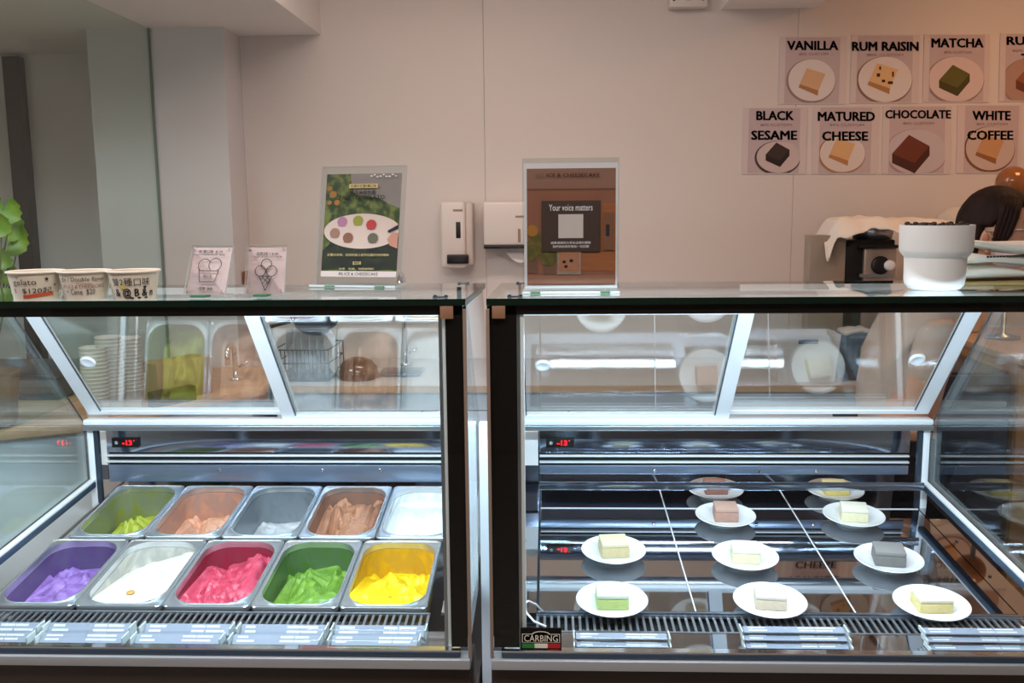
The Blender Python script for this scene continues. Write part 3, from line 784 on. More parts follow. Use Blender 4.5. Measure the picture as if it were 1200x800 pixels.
pr.text('五種冰淇淋，在調色盤上創作出屬於你的繽紛', .08, .195, .90, .222, GOLD); pr.text('$258', .43, .11, .54, .145, GOLD); pr.text('品嚐、玩樂、拍照都精彩', .25, .065, .72, .085, GOLD)
WI = M_INKW
for i in range(9): pr.rect(.60 + .04 * i, .965 + .012 * math.sin(i * 2), .625 + .04 * i, .975 + .012 * math.sin(i * 2), WI, False)
pr.k += 1
pr.build('poster', t)

# upright acrylic frame (right)
O = atY(613, 339, .15); O.z = topz(.15) + .001; X = V((atY(725, 339, .15).x - O.x, 0, 0)); Yv = V((0, .004, atY(668, 185, .15).z - O.z)); n = V((0, -1, 0)); nh = n
t = thing('poster_holder', 'upright clear acrylic frame with brown cafe poster and dark text panel', 'poster frame', O + X * .5)
MB().prism([O, O + X, O + X + Yv, O + Yv], n * .003, G_ACR, M_ACEDGE).build('front_plate', t)
MB().prism([O - n * .004, O + X - n * .004, O + X + Yv - n * .004, O + Yv - n * .004], -n * .003, G_ACR, M_ACEDGE).build('rear_plate', t)
MB().prism([O + nh * .025 + V((0, 0, 0)), O + X + nh * .025, O + X - nh * .045, O - nh * .045], (0, 0, .004), G_ACR, M_ACEDGE).build('base', t)
for q in (.08, .80):
    g = O + X * q + nh * .026; MB().prism([g, g + X * .1, g + X * .1 + nh * .006, g + nh * .006], (0, 0, .003), M_GREEN).build('foot', t)
pr = Print(O - n * .0028, X, Yv, n, .0002)
pr.rect(.015, .03, .985, .965, mat('poster_margin', (226, 222, 226), .6))
pr = pr
iu0, iv0, iu1, iv1 = .045, .055, .965, .925
def UV(u, v): return iu0 + (iu1 - iu0) * u, iv0 + (iv1 - iv0) * v
def PR(u0, v0, u1, v1, m): a = UV(u0, v0); b = UV(u1, v1); pr.rect(a[0], a[1], b[0], b[1], m)
def PT(s, u0, v0, u1, v1, m, bold=0.0): a = UV(u0, v0); b = UV(u1, v1); pr.text(s, a[0], a[1], b[0], b[1], m, bold)
BRN = mat('print_brown', (150, 96, 74), .5, var=.15, vscale=12); BR2 = mat('print_mauve_brown', (146, 104, 88), .5); OR = mat('print_orange_wood', (168, 100, 60), .5, var=.2, vscale=20, stretch=(1, 1, 8))
PR(0, 0, 1, 1, BRN); PR(0, .83, 1, 1, BR2); PR(0, .815, 1, .828, mat('print_line', (110, 70, 54), .5)); PR(.6, .12, 1, .70, OR); PR(0, 0, 1, .085, mat('print_counter', (158, 110, 90), .5))
for u0, v0, w, h in ((.0, .10, .12, .14), (.18, .09, .14, .12)): PR(u0, v0, u0 + w, v0 + h, mat('print_pot', (120, 84, 68), .5))
PG = mat('print_plant', (78, 76, 34), .5, col2=(120, 104, 50), vscale=80)
for u, v, ru, rv in ((.06, .30, .09, .10), (.12, .36, .10, .10), (.24, .24, .10, .08), (.22, .32, .08, .08)): a = UV(u, v); pr.ell(a[0], a[1], ru * .9, rv * .85, PG, 16, clip=(iu0, iv0, iu1, iv1))
a = UV(.06, .47); pr.ell(a[0], a[1], .06, .045, mat('print_flower', (172, 116, 48), .5), 16, clip=(iu0, iv0, iu1, iv1))
PR(.34, .09, .61, .30, mat('print_frame_white', (190, 164, 148), .5)); PR(.365, .12, .585, .29, mat('print_tan', (166, 112, 84), .5))
for u, v in ((.44, .16), (.42, .20), (.5, .21)): a = UV(u, v); pr.ell(a[0], a[1], .02, .012, M_BLACK, 10)
PR(.86, .30, .98, .62, mat('print_dark_wood', (120, 78, 56), .5)); PR(.89, .42, .93, .52, M_BLACK)
PT('ICE & CHEESECAKE', .225, .928, .82, .958, M_BLACK, .006); PT('8%', .11, .925, .20, .96, mat('print_grey', (110, 92, 88), .5))
PR(.165, .29, .83, .725, mat('print_panel', (66, 48, 42), .5))
PT('Your voice matters', .25, .64, .74, .695, M_INKW); PR(.355, .405, .635, .61, mat('print_blank', (200, 190, 186), .5))
PT('誠摯邀請您分享在這裡的體驗', .27, .355, .72, .377, M_INKW); PT('我們將認真聆聽每一則回饋', .29, .322, .70, .344, M_INKW)
pr.build('poster', t)

# white pot of dark beans
p = atZ(1094, 338, TOP - .004); Yp = p.y; r = 38.5 / FPX * (Yp + 1.70)
zt = topz(Yp); hpx = FPX / (Yp + 1.70)
t = thing('bean_pot', 'white stepped ceramic pot filled with dark beans on right case top', 'pot', (p.x, Yp, zt))
H = 73 / hpx
MB().lathe([(r * .60, 0), (r * .72, .002), (r * .82, .010), (r * .845, .02), (r * .86, H * .50), (r * .99, H * .58), (r * 1.01, H * .62), (r * 1.03, H), (r * .97, H), (r * .94, H * .86), (0, H * .86)], (p.x, Yp, zt), mat('matte_ceramic', (238, 236, 236), .5), 56).build('pot', t)
auto(t.children[0], 30)
bm_ = MB(); rr = random.Random(5)
for i in range(170):
    a = rr.random() * 2 * PI; q = r * .88 * math.sqrt(rr.random()); c = V((p.x + q * math.cos(a), Yp + q * math.sin(a), zt + H * (.93 + .05 * rr.random() + (.045 if rr.random() > .8 else 0))))
    bm_.sphere(c, (.0062, .0045, .004), mat('dark_bean', (28, 20, 18), .5), 8, 5, rot=Matrix.Rotation(rr.random() * 6, 3, 'Z') @ Matrix.Rotation(rr.random() * 2, 3, 'X'))
lab(bm_.build('beans', t, smooth=True), 'dark brown beans heaped to the rim')['kind'] = 'stuff'

# stack of paper bags / napkins on a wooden board
bx = atZ(1170, 331, TOP - .006)
bo = MB().box((bx.x - .115, bx.y - .04, topz(bx.y) + .0012), (bx.x + .16, bx.y + .12, topz(bx.y) + .008), mat('board_wood', (176, 150, 96), .5, var=.15, vscale=30)).build('serving_board', bevel=.002)
tag(bo, 'thin pale wooden board under the paper bags on case top', 'board')
def bag(i, z, dx, th, yaw, label):
    mb = MB(); NX, NY = 26, 8; pm = mat('bag_paper', (232, 226, 214), .75, var=.06, vscale=12)
    vs = []; fs = []
    Rz = Matrix.Rotation(yaw, 3, 'Z')
    for s in (1, -1):
        for a in range(NX + 1):
            for b in range(NY + 1):
                u, v = a / NX, b / NY
                e = math.sin(PI * min(1, u * 7) / 2) ** .7 * (math.sin(PI * v) ** .5 if 0 < v < 1 else 0)
                bulge = th * e * (.75 + .25 * math.sin(u * 6 + i * 2))
                zz = z + s * bulge / 2 + .004 * math.sin(u * 5 + i) + .010 * (1 - u) ** 2 * (1 if i == 2 else .2)
                vs.append(V((bx.x, bx.y + .03, 0)) + Rz @ V((-.112 + dx + .25 * u, -.055 + .11 * v, zz)))
    k = (NX + 1) * (NY + 1)
    for s in (0, 1):
        for a in range(NX):
            for b in range(NY):
                q = s * k + a * (NY + 1) + b; fs.append((q, q + 1, q + NY + 2, q + NY + 1))
    for a in range(NX):
        for b in (0, NY):
            q = a * (NY + 1) + b; fs.append((q, q + NY + 1, k + q + NY + 1, k + q))
    for b in range(NY):
        for a in (0, NX):
            q = a * (NY + 1) + b; fs.append((q, q + 1, k + q + 1, k + q))
    mb.add(vs, fs, pm)
    return tag(mb.build('paper_bag', None, smooth=True, org=(bx.x, bx.y, z)), label, 'paper bag', 'paper bags beside the bean pot')
zb = topz(bx.y) + .0085
bag(0, zb + .014, -.004, .030, .24, 'cream paper bag at the bottom of the pile beside bean pot')
bag(1, zb + .0425, .002, .028, .34, 'cream paper bag in the middle of the pile beside bean pot')
bag(2, zb + .0695, .018, .028, .28, 'cream paper bag curling up on top of the pile beside bean pot')
sp0 = MB()
for k in range(26):
    c0 = V((bx.x, bx.y + .03, 0)) + Matrix.Rotation(.30, 3, 'Z') @ V((-.07 + .008 * k, -.060, zb + .0505))
    sp0.box(c0, c0 + V((.005, .002, .004)), INK)
tag(sp0.build('printed_strip'), 'dark patterned paper edge between the two upper paper bags', 'paper strip', kind='stuff')

# ================================================================== BACK WALL
yp = YW - .001
def poster(label, q, inner, lines, plate, cake, extra=None):
    # q: x0,y0,x1,y1 px of sheet;
    x0, y0, x1, y1 = q
    P = lambda x, y: atY(x, y, yp)
    bl, br, tr_, tl = P(x0 - 2, y1), P(x1 - 2, y1), P(x1, y0), P(x0, y0)
    t = thing('poster', label, 'poster', (bl + br) / 2 - V((0, 0, 0)), 'flavour posters on the back wall')
    MB().prism([bl, br, tr_, tl], (0, -.0025, 0), mat('poster_edge_paper', (214, 198, 196), .7)).build('sheet', t)
    mb = MB(); k = [1]
    def put(pts, m):
        mb.add([P(*p_) + V((0, -.0027 - .0002 * k[0], 0)) for p_ in pts], [tuple(range(len(pts)))], m); k[0] += 1
    ix0, ix1, sh = inner
    put([(ix0 - 2.5, y1 - 1), (ix1 - 2.5, y1 - 1), (ix1, y0 + 1), (ix0, y0 + 1)], mat('poster_mauve', (196, 176, 178), .7))
    cx, cy, rx, ry, pc, rc_ = plate
    def el(cx, cy, rx, ry, m):
        pts = []
        for j in range(36):
            a = 2 * PI * j / 36; pts.append((min(max(cx + rx * math.cos(a), ix0 - 1), ix1 - 1), min(cy + ry * math.sin(a), y1 - 1.5)))
        put(pts, m)
    el(cx - 1, cy + 1.2, rx + 1, ry + 1, mat('poster_plate_rim_%d%d%d' % rc_, rc_, .7)); el(cx, cy, rx - .5, ry - .5, mat('poster_plate_%d%d%d' % pc, pc, .7)); 
    kx, ky, ks, top, side, mode = cake
    mt, ms = mat('pc_%d%d%d' % top, top, .7), mat('ps_%d%d%d' % side, side, .7)
    if mode == 0:
        T = [(-.45, -1), (1, -.55), (.45, .75), (-1, .25)]
        put([(kx + ks * a, ky + ks * b) for a, b in ((-.45, -1), (-1, .25), (-1.1, .5), (.4, 1.15), (.45, .75))], ms)
    else:
        T = [(-.1, -1), (1, -.4), (.2, .5), (-1, .0)]
        put([(kx + ks * a, ky + ks * b) for a, b in ((-1, 0), (.2, .5), (1, -.4), (1, .1), (.2, 1.05), (-1, .5))], ms)
    put([(kx + ks * a, ky + ks * b) for a, b in T], mt)
    if extra:
        for dx, dy, w, h in extra: put([(kx + dx - w, ky + dy - h), (kx + dx + w, ky + dy - h), (kx + dx + w, ky + dy + h), (kx + dx - w, ky + dy + h)], mat('raisin', (50, 24, 16), .7))
    mb.build('picture', t)
    mb = MB(); k[0] += 2
    for s_, a, b, c, d, bold in lines:
        vs, fs, _ = text_mesh(s_, bold)
        mb.add([P(a + (c - a) * u, d + (b - d) * v) + V((0, -.0027 - .0002 * k[0], 0)) for u, v in vs], fs, M_BLACK if bold else mat('small_print', (150, 120, 112), .7))
    mb.build('lettering', t)
B = .035
PP = (224, 212, 208); RMD = (150, 126, 116)
poster('VANILLA poster with pale square cake, first in upper row', (914, 43, 992, 122), (921, 985, 2), [('VANILLA', 922, 48, 982, 59, B), ('80% CUSTOM', 936, 62, 970, 65, 0)], (951, 94, 28, 25, PP, RMD), (952, 95, 15, (216, 172, 132), (170, 122, 82), 0))
poster('RUM RAISIN poster with raisin studded cake, second in upper row', (998, 41, 1078, 121), (1005, 1070, 2), [('RUM RAISIN', 998, 49, 1076, 60, B), ('80% CUSTOM', 1016, 63, 1058, 66, 0)], (1037, 93, 32, 27, PP, (130, 104, 92)), (1035, 91, 17, (226, 182, 130), (180, 128, 76), 0), ((-6, -3, 2, 2), (0, 4, 2, 1.5), (8, 6, 3, 1.6), (11, -4, 1, 3), (-4, -11, 1, 2)))
poster('MATCHA poster with dark green square cake', (1083, 40, 1160, 120), (1090, 1154, 2), [('MATCHA', 1091, 45, 1152, 56, B), ('80% CUSTOM', 1106, 60, 1138, 63, 0)], (1120, 93, 33, 27, (220, 196, 192), RMD), (1118, 94, 18, (98, 92, 30), (70, 62, 16), 1))
poster('RUBY poster cut off by the right edge of the picture', (1172, 39, 1250, 119), (1179, 1243, 2), [('RUBY', 1179, 43, 1222, 53, B), ('TEA', 1196, 63, 1222, 74, B), ('80% CUSTOM', 1186, 58, 1230, 61, 0)], (1208, 96, 34, 28, (176, 140, 124), RMD), (1210, 94, 20, (150, 84, 56), (110, 56, 34), 1))
poster('BLACK SESAME poster with near black cake, first in lower row', (871, 126, 946, 204), (878, 938, 2), [('BLACK', 886, 130, 930, 141, B), ('SESAME', 880, 153, 934, 164, B), ('80% CUSTOM', 891, 145, 927, 148, 0)], (912, 184, 26, 19, (206, 186, 182), (70, 54, 48)), (911, 181, 14, (60, 42, 36), (36, 24, 20), 1))
poster('MATURED CHEESE poster with golden square cake', (953, 125, 1030, 204), (961, 1022, 2), [('MATURED', 958, 131, 1025, 142, B), ('CHEESE', 963, 154, 1017, 165, B), ('80% CUSTOM', 972, 145, 1012, 148, 0)], (987, 180, 27, 22, (222, 206, 198), (170, 126, 90)), (987, 177, 15, (222, 174, 122), (184, 128, 76), 0))
poster('CHOCOLATE poster with large dark brown cake', (1035, 124, 1115, 204), (1043, 1108, 2), [('CHOCOLATE', 1037, 129, 1114, 139, B), ('80% CUSTOM', 1058, 143, 1094, 146, 0)], (1074, 178, 36, 27, (200, 186, 190), (170, 140, 140)), (1067, 180, 22, (110, 50, 28), (74, 30, 16), 1))
poster('WHITE COFFEE poster with amber square cake above the person', (1122, 123, 1197, 203), (1131, 1194, 2), [('WHITE', 1139, 130, 1184, 141, B), ('COFFEE', 1133, 153, 1187, 164, B), ('80% CUSTOM', 1144, 144, 1180, 147, 0)], (1160, 174, 29, 26, (206, 182, 172), (120, 82, 62)), (1160, 174, 16, (204, 152, 104), (150, 98, 54), 0))

# soap dispenser
def wp(px, py, Y=YW): return atY(px, py, Y)
a = wp(519, 312); b = wp(556, 236); dy = .10
t = thing('soap_dispenser', 'white wall mounted soap dispenser with black slot window', 'soap dispenser', ((a.x + b.x) / 2, YW - .05, a.z))
BEI = mat('dispenser_white', (226, 214, 206), .35); BEB = mat('dispenser_back', (206, 192, 182), .4)
MB().box((a.x + .004, YW - .11, a.z + .0), (b.x - .03, YW - .002, b.z), BEI).build('cover', t, bevel=.014, seg=3)
MB().box((b.x - .031, YW - .10, a.z + .01), (b.x, YW - .0015, b.z - .004), BEB).build('back_case', t, bevel=.01, seg=3)
a1 = wp(534.5, 279, YW - .11); b1 = wp(539.5, 260, YW - .11)
MB().box((a1.x, YW - .1115, a1.z), (b1.x, YW - .108, b1.z), M_BLKPL).build('level_window', t, bevel=.001)
a2 = wp(524, 309, YW - .115); b2 = wp(549, 298, YW - .115)
MB().box((a2.x, YW - .125, a2.z), (b2.x, YW - .104, b2.z), M_BLKPL).build('push_bar', t, bevel=.004)
a3 = wp(531, 247.5, YW - .11); b3 = wp(542, 245, YW - .11)
MB().box((a3.x, YW - .1115, a3.z), (b3.x, YW - .109, b3.z), M_TAUPE).build('logo_plate', t)
# paper towel dispenser
a = wp(569, 290); b = wp(640, 236)
t = thing('towel_dispenser', 'white paper towel dispenser on the back wall behind the brown poster', 'towel dispenser', ((a.x + b.x) / 2, YW - .05, a.z))
MB().box((a.x, YW - .12, a.z + .014), (b.x, YW - .002, b.z), BEI).build('cover', t, bevel=.01, seg=3)
MB().box((a.x, YW - .115, a.z), (b.x, YW - .004, a.z + .0135), M_BLKPL).build('outlet', t, bevel=.003)
a1 = wp(607, 284, YW - .12); b1 = wp(610, 268, YW - .12)
MB().box((a1.x, YW - .1215, a1.z), (b1.x, YW - .118, b1.z), M_TAUPE).build('level_window', t)
a3 = wp(604, 255, YW - .12); b3 = wp(615, 252.5, YW - .12)
MB().box((a3.x, YW - .1215, a3.z), (b3.x, YW - .119, b3.z), M_TAUPE).build('logo_plate', t)
tw = MB(); q0 = wp(590, 291, YW - .06); q1 = wp(628, 291, YW - .06)
vs = []
for i in range(9):
    u = i / 8; x = q0.x + (q1.x - q0.x) * u; dz = -.05 * math.sin(PI * u) - .01
    vs += [V((x, YW - .06, a.z)), V((x + .004, YW - .065 - .01 * math.sin(u * 5), a.z + dz))]
tw.add(vs, [(2 * i, 2 * i + 1, 2 * i + 3, 2 * i + 2) for i in range(8)], mat('tissue', (240, 230, 222), .8)); tw.build('paper_towel', t, smooth=True)
# switch by the column, emergency lamp
a = wp(283, 336, 2.19); b = wp(288, 317, 2.19)
tag(MB().box((-1.258, 2.13, a.z), (-1.24, 2.175, b.z), mat('switch_brown', (150, 96, 60), .5)).build('wall_switch', bevel=.002), 'small brown switch on the side of white column', 'switch')
a = wp(784, 9, YW - .05); b = wp(829, -14, YW - .05)
t = thing('emergency_lamp', 'white emergency lamp box high on the back wall', 'lamp', ((a.x + b.x) / 2, YW - .03, a.z))
MB().box((a.x, YW - .06, a.z), (b.x, YW - .002, b.z), BEI).build('housing', t, bevel=.006)
MB().sphere(((a.x + b.x) / 2, YW - .06, b.z - .03), (.025, .02, .02), M_CHROME).build('lens', t, smooth=True)
for q in (.12, .88): MB().lathe([(.006, 0), (.006, .003), (0, .004)], (a.x + (b.x - a.x) * q, YW - .06, a.z + .028), M_BLKPL, 10, axis=(0, -1, 0)).build('screw', t)

# ================================================================== REAR COUNTERS
CZ = .88
t = thing('rear_counter', 'long white rear counter with pale wooden front edge along back wall', 'counter', (.2, 1.95, 0))
MB().box((-1.0, 1.625, CZ - .03), (1.265, 2.238, CZ), mat('counter_top_white', (206, 204, 206), .4)).build('worktop', t, bevel=.002)
MB().box((-1.0, 1.610, CZ - .022), (1.265, 1.6245, CZ + .001), M_WOODP).build('front_edge', t)
MB().box((-1.0, 1.63, CZ - .09), (1.265, 2.2, CZ - .0305), mat('apron_grey', (206, 210, 218), .4)).build('apron', t)
for i in range(4):
    a = -.99 + .53 * i
    dr = MB().box((a + .002, 1.618, .10), (a + .526, 1.64, CZ - .094), mat('apron_grey', (206, 210, 218), .4)).build('cabinet_door', t, bevel=.002)
    MB().box((a + .40, 1.606, .70), (a + .48, 1.6185, .712), M_ALU2).build('handle', dr)
MB().box((-.98, 1.66, -.018), (1.14, 2.2, CZ - .0915), M_DKST).build('carcass', t)
t = thing('side_counter', 'white side counter with tan wooden top at far left', 'counter', (-1.8, 1.6, 0))
pts = [(-3.05, 2.03), (-3.05, .35), (-1.63, .93), (-1.38, 1.06), (-1.22, 1.33), (-1.03, 1.60), (-1.03, 2.03)]
MB().prism([(x, y, CZ - .028) for x, y in pts], (0, 0, .028), M_WOODP).build('worktop', t, bevel=.002)
pts2 = [(-3.04, 2.02), (-3.04, .42), (-1.66, .98), (-1.42, 1.11), (-1.26, 1.36), (-1.08, 1.62), (-1.08, 2.02)]
MB().prism([(x, y, -.018) for x, y in pts2], (0, 0, CZ - .012), mat('counter_white', (238, 240, 243), .4)).build('cabinet', t)
# low white trolley beside the left case
t = thing('low_shelf', 'low white shelf unit standing left of the gelato case', 'shelf', (-1.75, .8, 0))
def sq(a, b, c, d): return [(-1.60 - .926 * q + .378 * r, .88 - .378 * q - .926 * r) for q, r in ((a, c), (b, c), (b, d), (a, d))]
def sp_(pts, z0, z1, m, n): return MB().prism([(x, y, z0) for x, y in pts], (0, 0, z1 - z0), m).build(n, t, bevel=.003)
sp_(sq(0, 1.1, .03, .30), .70, .735, M_WHITE, 'shelf_top')
for a in (.01, 1.06): sp_(sq(a, a + .03, .04, .29), -.018, .699, M_WHITE, 'side_panel')
sp_(sq(.045, 1.055, .04, .29), .40, .42, M_WHITE, 'shelf')

ORD = ['first', 'second', 'third', 'fourth', 'fifth', 'sixth', 'seventh', 'eighth', 'ninth', 'tenth', 'eleventh', 'twelfth', 'thirteenth', 'fourteenth', 'fifteenth', 'sixteenth']
# cups in three stacks
cupm = MB().lathe([(.022, .0), (.0235, .001), (.0315, .066), (.033, .068), (.0325, .070), (.0305, .069), (.022, .004), (0, .004)], (0, 0, 0), mat('stack_cup', (226, 218, 208), .6), 28).build('stacked_cup'); auto(cupm, 40)
first = True
for (px, pyb, Y, n, nm) in ((115, 490, 1.12, 14, 'in the front stack on side counter'), (133, 485, 1.22, 16, 'in the tallest stack on side counter'), (155, 480, 1.32, 15, 'in the rear stack beside the kraft box')):
    p = atZ(px, pyb, CZ)
    for k in range(n):
        o = cupm if first else bpy.data.objects.new('stacked_cup', cupm.data)
        if not first: COL.objects.link(o)
        first = False
        o.location = (p.x, p.y, CZ + .0006 + .0118 * k); o.scale = (1.25, 1.25, 1)
        tag(o, 'white paper cup, ' + ORD[n - 1 - k] + ' from the top ' + nm, 'cup', 'stacked paper cups ' + nm)
# kraft box, maroon box, dish rack, glass bowl, taps
a = atZ(190, 474, CZ)
t = MB(); t.prism([(a.x - .02, a.y + .02, CZ + .001), (a.x + .10, a.y + .20, CZ + .001), (a.x + .02, a.y + .25, CZ + .001), (a.x - .10, a.y + .07, CZ + .001)], (0, 0, .13), mat('kraft', (190, 150, 112), .7, var=.08, vscale=9))
tag(t.build('kraft_box', bevel=.002), 'tan kraft cardboard box on the side counter behind the cups', 'box')
t = MB().prism([(a.x + .0, a.y - .06, CZ + .001), (a.x + .09, a.y + .07, CZ + .001), (a.x + .06, a.y + .09, CZ + .001), (a.x - .03, a.y - .04, CZ + .001)], (0, 0, .05), mat('maroon_card', (84, 40, 40), .6))
tag(t.build('maroon_box', bevel=.002), 'small dark maroon box in front of the kraft box', 'box')
def tap(x, y, h, reach, label):
    t = thing('tap', label, 'tap', (x, y, CZ))
    MB().lathe([(.025, 0), (.025, .008), (.014, .012)], (x, y, CZ + .0005), M_CHROME, 20).build('base', t, smooth=True)
    pts = [(x, y, CZ + .01), (x, y, CZ + h)]
    for i in range(1, 13):
        an = PI * i / 12; pts.append((x + 0, y - reach / 2 + reach / 2 * math.cos(an), CZ + h + reach / 2 * math.sin(an)))
    pts.append((x, y - reach, CZ + h - .03))
    MB().tube(pts, .010, M_CHROME, 12).build('spout', t, smooth=True)
    MB().tube([(x + .014, y, CZ + .05), (x + .05, y, CZ + .07)], .006, M_CHROME, 8).build('lever', t, smooth=True)
q = atY(470, 324, 2.0); tap(q.x, 2.06, q.z - CZ - .05, .12, 'chrome swan neck tap behind the palette poster')
q = atZ(228, 465, CZ + .02); tap(q.x, 1.75, .10, .08, 'short chrome tap at left end of rear counter')
# dish rack
x0, x1 = atY(330, 440, 1.8).x, atY(393, 440, 1.8).x
t = thing('dish_rack', 'dark wire dish rack with drying plates on rear counter', 'dish rack', ((x0 + x1) / 2, 1.82, CZ))
WM = mat('wire', (70, 66, 66), .35, .8)
w = MB()
for z in (.012, .07, .12):
    w.tube([(x0, 1.70, CZ + z), (x1, 1.70, CZ + z), (x1, 1.95, CZ + z), (x0, 1.95, CZ + z), (x0, 1.70, CZ + z)], .003, WM, 6)
for i in range(15):
    x = x0 + (x1 - x0) * i / 14
    for y in (1.70, 1.95): w.tube([(x, y, CZ + .004), (x, y, CZ + .12)], .002, WM, 5)
w.build('wire_frame', t); MB().box((x0 + .005, 1.705, CZ + .001), (x1 - .005, 1.945, CZ + .011), mat('drip_tray', (96, 94, 96), .4)).build('drip_tray', t)
dm = None
for i in range(6):
    x = x0 + .03 + (x1 - x0 - .06) * i / 5
    o = MB().lathe([(0, 0), (.05, 0), (.085, .012), (.087, .014), (.05, .004), (0, .004)], (x, 1.82, CZ + .10), M_CERAM, 28, axis=(1, 0, .15)).build('drying_plate', org=(x, 1.82, CZ + .10)) if dm is None else bpy.data.objects.new('drying_plate', dm)
    if dm is None: dm = o.data; auto(o, 40)
    else: COL.objects.link(o); o.location = (x, 1.82, CZ + .10)
    tag(o, ORD[i] + ' white plate from the left standing on edge in dish rack', 'plate', 'plates drying in the rack')
pn = MB(); pn.lathe([(0, 0), (.07, 0), (.085, .03), (.09, .034), (.084, .032), (.068, .004), (0, .004)], ((x0 + x1) / 2 + .02, 1.82, CZ + .20), M_DKST, 28, axis=(.3, -.5, 1)); pn.tube([((x0 + x1) / 2 - .06, 1.80, CZ + .215), ((x0 + x1) / 2 - .16, 1.78, CZ + .19)], .007, M_BLKPL, 8)
tag(auto(pn.build('frying_pan')), 'dark frying pan lying on top of the dish rack', 'pan')
p = atY(420, 450, 1.78)
t = thing('glass_bowl', 'clear round glass bowl upside down on rear counter', 'bowl', (p.x, 1.78, CZ))
MB().lathe([(.075, 0), (.079, .01), (.074, .04), (.055, .065), (.025, .078), (.01, .08)], (p.x, 1.78, CZ + .001), G_SMOKE, 32).build('bowl', t, smooth=True)
p = atY(445, 450, 1.85)
tag(MB().box((p.x - .0, 1.8, CZ + .001), (p.x + .16, 1.95, CZ + .012), M_DKST).build('sink_tray', bevel=.003), 'dark metal tray beside the glass bowl on rear counter', 'tray')

# machine under a white cloth
x0, x1 = atY(948, 300, 1.85).x, atY(1052, 300, 1.85).x; zt = atY(1000, 275, 1.85).z
t = thing('toaster_oven', 'small steel and black oven with round knob under a white cloth', 'oven', ((x0 + x1) / 2, 1.95, CZ))
xs0, xs1 = x0 + .005, atY(990, 300, 1.85).x
MB().box((atY(1013, 300, 1.86).x, 1.86, CZ + .02), (x1, 2.02, zt - .05), mat('oven_steel', (196, 176, 160), .3, .7)).build('body', t, bevel=.004)
MB().box((xs1 + .002, 1.875, CZ + .001), (x1 - .002, 2.03, zt - .02), M_BLKPL).build('shell', t, bevel=.006)
MB().box((atY(1013, 300, 1.8).x - .004, 1.845, zt - .05), (x1, 1.874, zt - .038), M_BLKPL).build('top_trim', t, bevel=.002)
k0 = atY(1043, 311, 1.84)
kb = MB(); kb.lathe([(.034, 0), (.034, .008), (.028, .012), (0, .012)], (k0.x - .03, 1.859, k0.z), M_BLKPL, 28, axis=(0, -1, 0)); kb.build('dial_plate', t, smooth=True)
MB().lathe([(.021, 0), (.019, .022), (.015, .025), (0, .025)], (k0.x, 1.8585, k0.z), M_WHITE, 24, axis=(0, -1, 0)).build('knob', t, smooth=True)
MB().box((atY(1013, 300, 1.8).x + .004, 1.852, atY(1030, 326, 1.8).z), (x1 - .01, 1.8595, atY(1030, 322, 1.8).z), M_ALU2).build('lower_trim', t)
MB().lathe([(.07, 0), (.075, .03), (.07, .07), (.0, .075)], (atY(1028, 280, 1.9).x, 1.955, zt - .0195), M_ALU2, 28).build('hopper', t, smooth=True)
zs = atY(965, 276, 1.8).z
tag(MB().box((x0, 1.84, CZ + .001), (xs1, 1.92, zs), mat('smoke_panel', (150, 136, 122), .35)).build('plastic_box', bevel=.004), 'tall taupe plastic box standing left of the covered oven', 'box')
# cloth
NX, NY = 46, 16; vs = []; fs = []
cx0, cx1 = atY(966, 262, 1.85).x, atY(1127, 262, 1.85).x
for a in range(NX + 1):
    for b in range(NY + 1):
        u, v = a / NX, b / NY; x = cx0 + (cx1 - cx0) * u; y = 1.80 + .24 * v
        z = zt + .062 - .02 * u + .010 * noise.noise(V((u * 9, v * 6, 1))) + .006 * math.sin(u * 17 + v * 3)
        e = sst(0, .16, u)
        z -= .085 * (1 - e) ** 1.5
        f = 1 - sst(0, .22, v)
        z -= f * (.055 + .022 * math.sin(u * 11 + .8) + .02 * noise.noise(V((u * 14, 2, 3))))
        vs.append(V((x - .02 * f * math.sin(u * 9), y + .014 * math.sin(u * 23) * f, z)))
for a in range(NX):
    for b in range(NY): q = a * (NY + 1) + b; fs.append((q, q + NY + 1, q + NY + 2, q + 1))
o = MB().add(vs, fs, mat('white_cloth', (236, 226, 214), .85, bump=.3, bscale=300)).build('cloth', smooth=True, org=((cx0 + cx1) / 2, 1.95, zt))
sm = o.modifiers.new('thickness', 'SOLIDIFY'); sm.thickness = .003
tag(o, 'crumpled white cloth draped over the small oven', 'cloth')
# dome and amber globe
p = atY(1137, 262, 2.0)
t = thing('domed_jar', 'tall white jar with a glossy domed lid behind the person', 'jar', (p.x + .02, 2.135, CZ))
MB().lathe([(.092, 0), (.095, .01), (.095, p.z - 1.066), (.093, p.z - 1.056)], (p.x + .02, 2.135, 1.006), mat('jar_white', (226, 214, 200), .4), 36).build('jar', t, smooth=True)
MB().lathe([(.102, 0), (.10, .04), (.085, .08), (.055, .105), (.02, .115), (0, .116)], (p.x + .02, 2.135, p.z - .048), mat('dome_gloss', (214, 204, 190), .12), 36).build('lid', t, smooth=True)
p = atY(1187, 214, 1.9)
t = thing('globe_jar', 'amber glass globe on a slim stem above the person', 'globe', (p.x, 2.0, CZ))
MB().sphere(p, .060, mat('amber_gloss', (150, 92, 48), .12, coat=.5), 32, 20).build('globe', t, smooth=True)
MB().lathe([(.06, 0), (.06, .012), (.010, .02), (.010, p.z - 1.006 - .059)], (p.x, 1.9, 1.006), M_ALU2, 20).build('stem', t, smooth=True)

